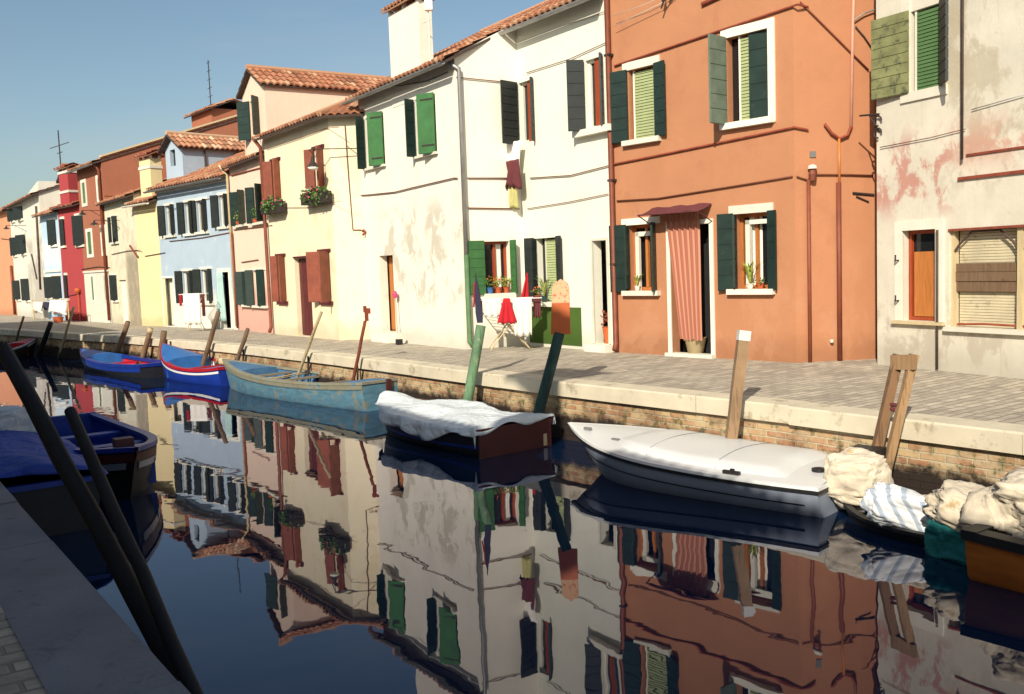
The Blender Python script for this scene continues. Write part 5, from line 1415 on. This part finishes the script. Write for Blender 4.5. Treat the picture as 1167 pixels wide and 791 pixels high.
# added dark dinghy carries the bundle; its black stands for motor shadow
a1 = dp(1018, 600, 8.2)
b = Boat('dinghy', 'added dark dinghy standing in for shade under the striped cloth bundle', 'boat', (a1.x+.42, a1.y-.62), (a1.x-.25, a1.y+.55), .6, .10, .09, .13, tr=.8, rake=.15, bp=2.2)
b.hull('blackp', 'blackp'); b.gunwale('blackp', .05, .03); b.thwart(.45, 'floorb', -.03)

# blue boat with red and white trim
b0 = gp(172, 428, WATER); s0 = gp(250, 440, WATER); e0 = (b0-s0); 
S = (s0.x+nrm.x*.45, s0.y+nrm.y*.45); Bp = (b0.x+nrm.x*.35, b0.y+nrm.y*.35)
b = Boat('rowing_boat', 'bright blue boat with red and white trim and a covered bow', 'boat', S, Bp, 1.35, .40, .36, .78, tr=.7, rake=.3, bp=2.1)
b.hull('blued', 'whitep'); b.gunwale('redp', .08, .06); b.band('whitep', .06, .11, 'stripe', .012, 0, .8); b.deck('bluep', .62, 1, .1, .03); b.deck('bluep', 0, .16, .04, .02); b.thwart(.3, 'bone'); b.thwart(.48, 'redp')
mb = blob((b.x(.42, .3), -.5, .40), .1, 3, .2, 3, 1.5, .8, .8); fb = mb.build('fender', M['bone'], None, V((0, 0, 0)), True); fb.location = b.root.location; fb.rotation_euler = b.root.rotation_euler; tag(fb, 'pale bundle lying on the red rail of the bright blue boat', 'bundle')
# dark blue low boat behind
b0 = gp(80, 416, WATER); s0 = gp(166, 431, WATER)
S = (s0.x+nrm.x*.35, s0.y+nrm.y*.35); Bp = (b0.x+nrm.x*.35, b0.y+nrm.y*.35)
b = Boat('rowing_boat', 'low deep blue boat with a blue covered bow behind the bright blue one', 'boat', S, Bp, 1.3, .32, .26, .44, tr=.75, rake=.4, bp=2.1)
b.hull('blackp', 'redp'); b.gunwale('blued', .12, .08); b.deck('bluep', .66, 1, .12, .03); b.thwart(.25, 'redp'); b.thwart(.5, 'redp'); b.band('blued', .04, .16, 'stripe', .01)
# far left boat
b0 = gp(60, 402, WATER)
b = Boat('rowing_boat', 'black hulled boat with white rail lying in shade at the far left', 'boat', (b0.x-1.2, b0.y-5.6), (b0.x-.25, b0.y-.5), 1.4, .40, .32, .58, tr=.5, rake=.4, bp=2.0)
b.hull('blackp', 'blackp'); b.gunwale('greyhull', .07, .05); b.band('whitep', .03, .10, 'stripe', .012, .8, .99); b.deck('redp', .8, 1, .06, .02); b.thwart(.4, 'floorb'); b.thwart(.6, 'floorb')
# near-side boats in shade
t_ = V((dn.x, dn.y, 0))
bb = gp(184, 560, WATER); bb2 = dp(184, 545, 10.1)
bowp = V((bb2.x-.25, 10.1-.0, 0))
b = Boat('rowing_boat', 'open royal blue boat with a red band lying in shade by the near quay', 'boat', (bowp.x+t_.x*4.3, bowp.y+t_.y*4.3), (bowp.x, bowp.y), 1.25, .50, .46, .62, tr=.75, rake=.55, bp=2.6)
b.hull('blackp', 'blued'); b.gunwale('blued', .09, .05); b.band('maroonp', .05, .15, 'stripe', .012); b.band('greyhull', .16, .24, 'stripe', .012, .6, .98); b.thwart(.3, 'blued'); b.thwart(.58, 'blued')
b.deck('blued', .82, 1, .02, .0); mb = MB(); mb.cbox(V((b.x(.88, .5), 0, b.z(.88)+.06)), .16, .2, .1); b.b(mb, 'bow_block', M['maroonp'], smooth=False)
lb = dp(60, 548, 8.9)
bowp = V((lb.x-.25, 8.9, 0))
b = Boat('tarp_covered_boat', 'dark boat under a royal blue tarpaulin beside the near quay', 'boat', (bowp.x, bowp.y), (bowp.x+t_.x*5, bowp.y+t_.y*5), 1.55, .50, .46, .6, tr=.85, rake=.35, bp=2.3)
b.hull('blackp', 'blackp'); b.gunwale('blued', .08, .05)
place_on(b, tarp_mesh(b, .0, .97, .03, .10, 9.1, ridge=.22), 'tarpaulin', 'bluetarp', 'royal blue tarpaulin over the boat at the near left quay', 'tarpaulin')
LBt = b
mb = blob((0, 0, 0), .36, 6.6, .3, 4, 1.5, .8, .5, .9)
o = mb.build('cover_bundle', M['tarp'], None, V((0, 0, 0)), True); o.location = b.world((.6, -.3, .72)); o.rotation_euler = (0, .1, b.ang); tag(o, 'pale grey folded tarpaulin heaped on top of the royal blue tarpaulin', 'tarpaulin bundle')

# ============================================================ MOORING POLES
def pole(top, bot, r, mat, label, name='mooring_pole', extra=None, r2=None, group='mooring poles in the canal', sq=False, capm=None, n=10, caplen=.12):
    """top/bot world points"""
    top = V(top); bot = V(bot); d = (bot-top).normalized()
    bot2 = bot+d*((bot.z+1.5)/max(.2, -d.z))
    root = empty(name, bot2, label, 'mooring pole', group)
    s = MB(); k = 7
    pts = [bot2+(top-bot2)*i/k+V((noise.noise(V((i*.9, label.__len__(), 0)))*.012, noise.noise(V((i*.9, 5, label.__len__())))*.012, 0)) for i in range(k+1)]
    s.tube(pts, [(r2 or r*1.1)+(r-(r2 or r*1.1))*i/k for i in range(k+1)], 0, 4 if sq else n)
    s.build('pole', M['p_'+mat], root, smooth=not sq)
    if capm:
        s = MB(); u = (top-bot2).normalized(); s.tube([top-u*caplen, top+u*.012], r*1.08, 0, 4 if sq else n); s.build('painted_top', M[capm], root, smooth=not sq)
    return root
def qp(x, y, off=-.12):
    """point on vertical sheet 'off' metres in front of the far quay edge, at pixel"""
    best = None
    ql = offs(q, off*side)
    for a, b in zip(ql, ql[1:]):
        n = V((-(b-a).y, (b-a).x, 0)).normalized(); d = ray(x, y); den = d.dot(n)
        if abs(den) < 1e-6: continue
        k = (a-CAM).dot(n)/den; p = CAM+d*k; s_ = (p-a).dot((b-a).normalized())
        if k > 0 and -.01 <= s_ <= (b-a).length+.01: best = p
    return best if best is not None else dp(x, y, 12)
defs = [((27, 361), (21, 380), .05, 'wood', 'thin grey pole standing before the pale house at the far left end of the quay', None),
 ((58, 368), (49, 392), .10, 'darkwood', 'short thick dark stump at the end of the quay wall in shade', None),
 ((84, 350), (72, 390), .05, 'bone', 'slender white pole leaning in front of the crimson house', None),
 ((146, 367), (137, 392), .09, 'wood', 'brown post before the off-white house, left of the two close by the bright blue boat', None),
 ((171.5, 375), (165, 400), .09, 'wood', 'brown post with a pale top at the bow of the bright blue boat', 'bone'),
 ((187, 377.5), (183, 405), .10, 'wood', 'stout brown post before the yellow house', None),
 ((249, 356), (232, 413), .07, 'wood', 'long leaning post in front of the light blue house', None),
 ((282.5, 375), (269, 415), .06, 'wood', 'leaning post in front of the pink house', None),
 ((366, 356), (341, 424), .04, 'bone', 'long pale thin pole leaning behind the teal boat', None)]
for tp, bt, r, m_, lab, cp in defs: pole(qp(*tp, -.1), qp(*bt, -.18), r*.8, m_, lab, capm=cp)
for (x, y0, y1, lab) in ((194, 389, 402, 'thin iron rod in the quay wall beside the stout brown post'), (325*1.0, 0, 0, None),):
    if lab: pole(qp(x, y0, -.05), qp(x+.3, y1, -.05), .02, 'iron', lab, 'iron_rod', group='iron rods along the quay wall')
for (x, y0, y1, lab) in ((239, 397, 413, 'thin iron rod beside the long leaning post'), (277, 398, 416, 'thin iron rod beside the post in front of the pink house'), (351, 406, 426, 'thin iron rod beside the long pale pole'), (407, 415, 430, 'thin iron rod beside the rusty fork headed pole')):
    pole(qp(x, y0, -.05), qp(x+.3, y1, -.05), .018, 'iron', lab, 'iron_rod', group='iron rods along the quay wall')
rt_ = pole(qp(416, 366, -.1), qp(403, 432, -.18), .03, 'rustred', 'rusty pole with a forked iron head behind the teal boat')
p = qp(417, 366, -.1); s = MB(); X = FA.t
s.box(p-X*.05, X*.1, V((.03, .02, 0)), V((0, 0, .16))); s.box(p+V((0, 0, .16))-X*.10, X*.08, V((.03, .02, 0)), V((0, 0, .12))); s.box(p+V((0, 0, .14))+X*.02, X*.13, V((.03, .02, 0)), V((0, 0, .10))); s.build('fork_head', M['rustred'], rt_)
pole(qp(548, 371, -.1), qp(533, 458, -.3), .075, 'polegreen', 'faded green pole carrying a dark navy blade', capm=None)
pole(qp(638, 379, -.12), qp(614, 470, -.3), .075, 'poledk', 'dark teal pole carrying an orange and speckled paddle board')
# blades on the poles (paddle boards fixed upright)
def board(tpx, bpx, wbot, wtop, mat, label, split=None, offq=-.12, point=False, matb=None, name='paddle_board', n=14):
    bt = qp(*bpx, offq); tp = qp(*tpx, offq); X = V((.985, -.17, 0)).normalized(); U = (tp-bt); Y = X.cross(U).normalized()*.02
    s = MB(); outl = []
    for k in range(n+1):
        t = k/n; 
        if point: w = wbot*(1-t**2.2)*(0.75+.25*math.sin(t*PI)) if t > .25 else wbot*(.75+t)
        else: w = (wbot+(wtop-wbot)*t)*(1 if t < .8 else math.sqrt(max(0, 1-((t-.8)/.2)**2)))
        outl.append((t, max(.004, w)/2))
    def strip(t0, t1, mi):
        seg_ = [o_ for o_ in outl if t0-1e-6 <= o_[0] <= t1+1e-6]
        for (ta, wa), (tb, wb) in zip(seg_, seg_[1:]):
            a = bt+U*ta; b_ = bt+U*tb
            for sg in (1, -1):
                f = [a-X*wa+Y*sg, a+X*wa+Y*sg, b_+X*wb+Y*sg, b_-X*wb+Y*sg]; s.face(f if sg > 0 else f[::-1], mi)
            s.face([a-X*wa-Y, a-X*wa+Y, b_-X*wb+Y, b_-X*wb-Y], mi); s.face([a+X*wa+Y, a+X*wa-Y, b_+X*wb-Y, b_+X*wb+Y], mi)
    root = empty(name, bt, label, 'paddle')
    if split: strip(0, split, 0); s.build('lower_blade', M[mat], root); s = MB(); globals()['_s'] = s
    if split:
        s2_ = s
        def strip2(t0, t1):
            seg_ = [o_ for o_ in outl if t0-1e-6 <= o_[0] <= t1+1e-6]
            for (ta, wa), (tb, wb) in zip(seg_, seg_[1:]):
                a = bt+U*ta; b_ = bt+U*tb
                for sg in (1, -1):
                    f = [a-X*wa+Y*sg, a+X*wa+Y*sg, b_+X*wb+Y*sg, b_-X*wb+Y*sg]; s2_.face(f if sg > 0 else f[::-1])
                s2_.face([a-X*wa-Y, a-X*wa+Y, b_-X*wb+Y, b_-X*wb-Y]); s2_.face([a+X*wa+Y, a+X*wa-Y, b_+X*wb-Y, b_+X*wb+Y])
        strip2(split, 1); s2_.build('upper_blade', M[matb], root)
    else: strip(0, 1, 0); s.build('blade', M[mat], root)
    return root
board((639, 318), (639, 381), .27, .22, 'oar', 'paddle board with orange lower half and speckled pink top on the dark teal pole', 8/14, matb='speck')
board((542, 312), (547, 368), .11, .1, 'navyc', 'pointed dark navy blade on top of the faded green pole', None, point=True)
s = MB(); p0 = qp(540, 350, -.1); p1 = qp(541, 322, -.1); s.tube([p0, p1], .014); tag(s.build('red_stick', M['redp'], None, p0), 'thin red stick beside the pointed navy blade', 'stick')
# square post right of the centre
rt_ = pole(qp(848, 378, -.1), qp(833, 500, -.28), .085, 'plank', 'square brown post with a white painted top before the orange house', sq=True, capm='whitep', caplen=.1, r2=.075)
# double plank post
rt_ = empty('mooring_post', qp(1005, 545, -.3), 'twin plank post joined by a cross piece before the weathered house', 'mooring post')
s = MB(); a = qp(1024, 404, -.1); b_ = qp(994, 535, -.3); dd = (b_-a).normalized(); s.tube([a, b_+dd*1.2], .058, 0, 4); s.build('plank', M['p_wood2'], rt_)
s = MB(); a2 = qp(1042, 404, -.12); b2_ = qp(1008, 545, -.3); dd = (b2_-a2).normalized(); s.tube([a2, b2_+dd*1.2], .052, 0, 4); s.build('plank', M['p_plank2'], rt_)
s = MB(); X = (a2-a).normalized(); s.box(a-X*.06+V((-.05, -.05, -.14)), X*((a2-a).length+.08), V((.05, .03, 0)), V((0, 0, .14))); s.build('cross_piece', M['plank'], rt_)
s = MB(); X2 = a+(b_-a)*.42; X3 = a2+(b2_-a2)*.42; s.tube([X2-X*.03, X3+X*.03], .02); s.tube([X2+V((0,0,-.04)), X3+V((0, 0, -.06))], .02); s.build('rope', M['maroonc'], rt_)
# near poles (in shade)
pole(dp(4, 398, 7.3), gp(205, 776, WATER), .06, 'darkwood', 'thick dark pole leaning across the lower left corner', r2=.07)
pole(dp(80, 468, 6.9), gp(226, 800, WATER), .042, 'darkwood', 'thinner dark pole leaning over the open blue boat at the near quay')

# mooring ropes
s = MB(); a = TB.world((TB.L*.49, 0, .5)); b_ = qp(269, 408, -.18); s.tube([a, (a+b_)/2-V((0, 0, .1)), b_], .012); o = s.build('mooring_rope', M['rope'], None, a, True); tag(o, 'slack rope from the bow of the teal boat to a leaning post', 'rope')

# ============================================================ DRYING RACKS
def gpl(x, y): p = gp(x, y); return V((p.x, p.y, 0))
rc = FB.pt(.62, 0, .75); X = V((1, .15, 0)).normalized(); Yv = V((-.15, 1, 0))
ztop = 1.0
def rack(c, w, d, zt, label, name='drying_rack'):
    root = empty(name, c, label, 'drying rack')
    s = MB()
    for yy in (-d/2, d/2): s.tube([c+X*(-w/2)+Yv*yy+V((0, 0, zt)), c+X*(w/2)+Yv*yy+V((0, 0, zt))], .011)
    for xx in (-w/2, w/2): s.tube([c+X*xx-Yv*d/2+V((0, 0, zt)), c+X*xx+Yv*d/2+V((0, 0, zt))], .011)
    s.build('frame', M['whitep'], root)
    s = MB()
    for i in range(1, 6):
        yy = -d/2+d*i/6; s.tube([c+X*(-w/2)+Yv*yy+V((0, 0, zt)), c+X*(w/2)+Yv*yy+V((0, 0, zt))], .005, 0, 5)
    s.build('line', M['whitep'], root)
    for sg in (-1, 1):
        for yy in (-.18, .18):
            s = MB(); s.tube([c+X*(sg*w*.32)+Yv*yy*.9+V((0, 0, zt)), c-X*(sg*w*.30)+Yv*yy+V((0, 0, .02))], .012); s.build('leg', M['bone'], root)
    return root
rack(rc, 1.28, .5, ztop, 'white folding drying rack full of washing before the white house')
def rcl(u0, u1, z0, yy, mat, label, name, drop=None, taper=0, slant=0, zt=ztop):
    rows = []
    nx, nz2 = 14, 9
    for j in range(-3, nz2+1):
        row = []
        for i in range(nx+1):
            u = u0+(u1-u0)*i/nx; 
            if j < 0: z = zt-.11*(-j)/3*.9+.02; y2 = yy+.02
            else: z = zt+.016+(z0-zt)*j/nz2+.02*math.sin(i*1.1)*(j/nz2); y2 = yy-.02-.025*math.sin(i*1.3+u0*9)*(j/nz2)
            k = taper*(j/nz2 if j > 0 else 0)*(u-(u0+u1)/2)
            row.append(rc+X*(u+k+slant*max(0, j)/nz2)+Yv*y2+V((0, 0, z)))
        rows.append(row)
    return cloth(name, rows, mat, label, 'laundry', None, .008)
rcl(-.5, -.16, .66, -.25, 'whitecl', 'white cloth over the left of the drying rack', 'hanging_cloth')
rcl(-.12, .0, .52, -.29, 'redcl', 'pointed dark red cloth over the front bar of the drying rack', 'hanging_cloth', taper=2.2)
rcl(.06, .44, .26, -.26, 'whitecl', 'long white shirt over the right of the drying rack', 'hanging_shirt', taper=-.1)
rcl(-.62, -.52, .62, -.2, 'maroonc', 'narrow dark cloth on the left end of the drying rack', 'hanging_cloth')
rcl(.5, .64, .6, -.1, 'maroonc', 'narrow dark cloth on the right end of the drying rack', 'hanging_cloth')
# red garment hung by the window above
p = FB.pt(oB[1]+.15, 0, .25); zt2 = FB.uz(602, 311, .25)[1]; zb2 = FB.uz(602, 345, .25)[1]; uu = FB.uz(602, 330, .25)[0]
rows = []
for j in range(11):
    t = j/10; w = .05+.34*t; rows.append([FB.pt(uu-w/2+w*i/12, zt2+(zb2-zt2)*t, .25+.04*math.sin(i*1.5)*t) for i in range(13)])
cloth('hanging_garment', rows, 'redcl', 'bright red garment hung on a peg right of the flower pots', 'laundry')
# blue house rack: white sheet and folding rack
BF = Face(G2(188, 372), G2(271.5, 375.5)); ub_ = BF.uz(232, 350, .6)[0]
rc = BF.pt(ub_, 0, .9)
rack(rc, .8, .45, 1.15, 'white drying rack with a long white sheet before the light blue house')
rcl(-.28, .22, .2, -.22, 'whitecl', 'long white sheet on the rack before the light blue house', 'hanging_sheet', zt=1.15); rcl(.26, .36, .45, -.2, 'maroonc', 'dark cloth on the rack before the light blue house', 'hanging_cloth', zt=1.15)
rcl(-.4, -.32, .8, -.2, 'redcl', 'small red cloth on the rack before the light blue house', 'hanging_cloth', zt=1.15)
# laundry before the small pale blue house
LF = Face(G2(36, 362), G2(78, 366)); Xo, Yo = X, Yv
def lf(x0, x1, yt, yb, mat, label, out=.5, name='hanging_cloth'):
    u0, z1 = LF.uz(x0, yt, out); u1, z0 = LF.uz(x1, yb, out); cloth(name, hang(LF, u0, u1, max(z0, .15), z1, out, 0, .08, nu=16, zv=.08), mat, label, 'laundry')
lf(57, 76, 342, 358, 'whitecl', 'white shirts on the line before the narrow pale blue house', name='hanging_shirt'); lf(38, 48, 344, 356, 'ivory', 'pale cloth on the line before the stained house', .45); lf(50, 56, 344, 352, 'navyc', 'dark cloth between the white washing at the far left', .47)
s = MB(); a = LF.px(37, 342, .5); b_ = LF.px(77, 341, .5); s.tube([a, b_], .012)
for k_ in (a, b_): s.tube([k_, V((k_.x, k_.y, 0))], .03)
o = s.build('washing_line', M['rope'], None, V((a.x, a.y, 0))); tag(o, 'washing line on two posts before the pale blue house', 'washing line')
s = MB()
pc = LF.px(66, 362, .5); pc.z = 0
for k_ in (-.2, .25): s.lathe(pc+LF.t*k_, [(0, 0), (.12, 0), (.17, .2), (.18, .22), (0, .2)])
o = s.build('basin', M['pot'], None, pc); tag(o, 'pair of brown basins under the white shirts', 'basins')
# small items by the white house door
p = FA.px(455.5, 392, .25); p.z = 0
s = MB(); s.box(p, FA.t*.16, FA.n*.1, V((0, 0, .12))); s.box(p+FA.t*.02+V((0, 0, .12)), FA.t*.08, FA.n*.08, V((0, 0, .14)), 1); o = s.build('doorstep_box', [M['blackp'], M['ivory']], None, p); tag(o, 'small dark box beside the orange door step of the white house', 'box')
s = MB(); p = FA.px(453.5, 385, .12); p.z = .02; zt2 = FA.uz(453, 335, .12)[1]; s.tube([p, V((p.x, p.y, zt2))-FA.t*.05], .012, 0); s.lathe(V((p.x, p.y, zt2))-FA.t*.05-V((0, 0, .1)), [(0, 0), (.05, .02), (.06, .1), (.03, .16), (0, .17)], 1); o = s.build('mop', [M['bone'], M['petal']], None, p); tag(o, 'mop with a pink head leaning beside the orange door of the white house', 'mop')

# ============================================================ NEAR-SIDE HOUSES (behind the camera, they cast the shade)
NT = V((dn.x, dn.y, 0)); base0 = n0-nn*2.9
def near_house(a, b, ze, wmat, label, chims=(), extra=0):
    A = base0+NT*b; B = base0+NT*a      # left->right seen from canal
    F = Face((A.x, A.y), (B.x, B.y), nn)
    H = House('terraced_house', [(A.x, A.y), (B.x, B.y)], label, group='houses on the near side of the canal')
    W = F.W; n = max(1, int(W/2.2)); ops = []
    for i in range(n):
        c = W*(i+.5)/n
        for z in (.95, 3.2): 
            ops.append([c-.4, c+.4, z, z+1.3])
    body(H, [F], [ze], [ops], [wmat], -nn, 6)
    for o in ops: window(H, F, o, frame='whitew', sh='dkgreen', L=(.4, 170), R=(.4, 170), sill=(.1, .08, .08), lintel=(.08, .08))
    rf = gable_roof(H, (A.x, A.y), (B.x, B.y), -nn, 6, ze, .36, seg=4)
    for (u, back, w, top) in chims:
        c = F.pt(u, 0, -back); chimney(rf, H, (c.x, c.y), w, .5, ze, top, F.t, -F.n, wmat, (), 'tile', .24)
    return H
pn = [plaster('ochre near render', (.62, .45, .2)), plaster('rose near render', (.55, .3, .25)), plaster('white near render', (.72, .7, .6)), plaster('blue near render', (.3, .42, .5))]
near_house(-9, -2, 6.1, pn[2], 'white house on the near side behind the viewer to the right')
near_house(-2.0, 5.2, 5.95, pn[0], 'ochre house on the near side directly behind the viewer', ((6.0, 1.0, .36, 8.35),))
near_house(5.2, 12, 5.35, pn[1], 'rose house on the near side of the canal left of the viewer')
near_house(12, 23.0, 4.9, pn[3], 'blue house on the near side of the canal farther left', ((3.2, .5, 1.0, 6.2), (1.6, .6, .6, 6.5)))
near_house(23.0, 36, 7.2, pn[2], 'tall white house on the near side of the canal farthest left')

# ============================================================ LIGHT, SKY, CAMERA
SUN_EL = math.radians(32); az = V((.33, .944, 0)).normalized()
d = V((az.x*math.cos(SUN_EL), az.y*math.cos(SUN_EL), -math.sin(SUN_EL)))
sl = bpy.data.lights.new('sun', 'SUN'); sl.energy = 5; sl.angle = math.radians(.5); sl.color = (1, .90, .74)
so = bpy.data.objects.new('sun', sl); COL.objects.link(so); so.rotation_euler = d.to_track_quat('-Z', 'Y').to_euler(); so.location = -d*30
w = bpy.data.worlds.new('World'); sc.world = w; w.use_nodes = True; nt = w.node_tree
sk = nt.nodes.new('ShaderNodeTexSky'); sk.sky_type = 'NISHITA'; sk.sun_disc = False; sk.sun_elevation = SUN_EL
sk.sun_rotation = math.atan2(-d.x, -d.y); sk.air_density = 1.0; sk.dust_density = 1.6; sk.ozone_density = 1.0
bg = nt.nodes['Background']; bg.inputs[1].default_value = .1; 
tc = nt.nodes.new('ShaderNodeTexCoord'); mp = nt.nodes.new('ShaderNodeMapping'); mp.inputs['Scale'].default_value = (1.2, 1.2, 5); nt.links.new(tc.outputs['Generated'], mp.inputs[0])
cl = nz(nt, mp.outputs[0], 1.6, 5, .6, .4); cf = mathn(nt, 'MULTIPLY', maprange(nt, cl, .45, .75), .22)
tn = mixc(nt, 1.0, sk.outputs[0], (.97, 1.02, .97), 'MULTIPLY'); nt.links.new(mixc(nt, cf, tn, (4.6, 5.0, 5.1)), bg.inputs[0])
cam = bpy.data.cameras.new('camera'); co = bpy.data.objects.new('camera', cam); COL.objects.link(co)
cam.sensor_fit = 'HORIZONTAL'; cam.sensor_width = 36; cam.lens = F_PX/1167*36; cam.clip_start = .05; cam.clip_end = 2000
mt = Matrix((CR, CU, -_f)).transposed().to_4x4(); mt.translation = CAM; co.matrix_world = mt
sc.camera = co
vs = sc.view_settings; vs.view_transform = 'Standard'; vs.look = 'None'; vs.exposure = 0.17; vs.gamma = 1
sc.render.engine = 'CYCLES'; sc.cycles.max_bounces = 6; sc.cycles.diffuse_bounces = 3; sc.cycles.glossy_bounces = 3
for o in bpy.data.objects:
    if '_org' in o: del o['_org']
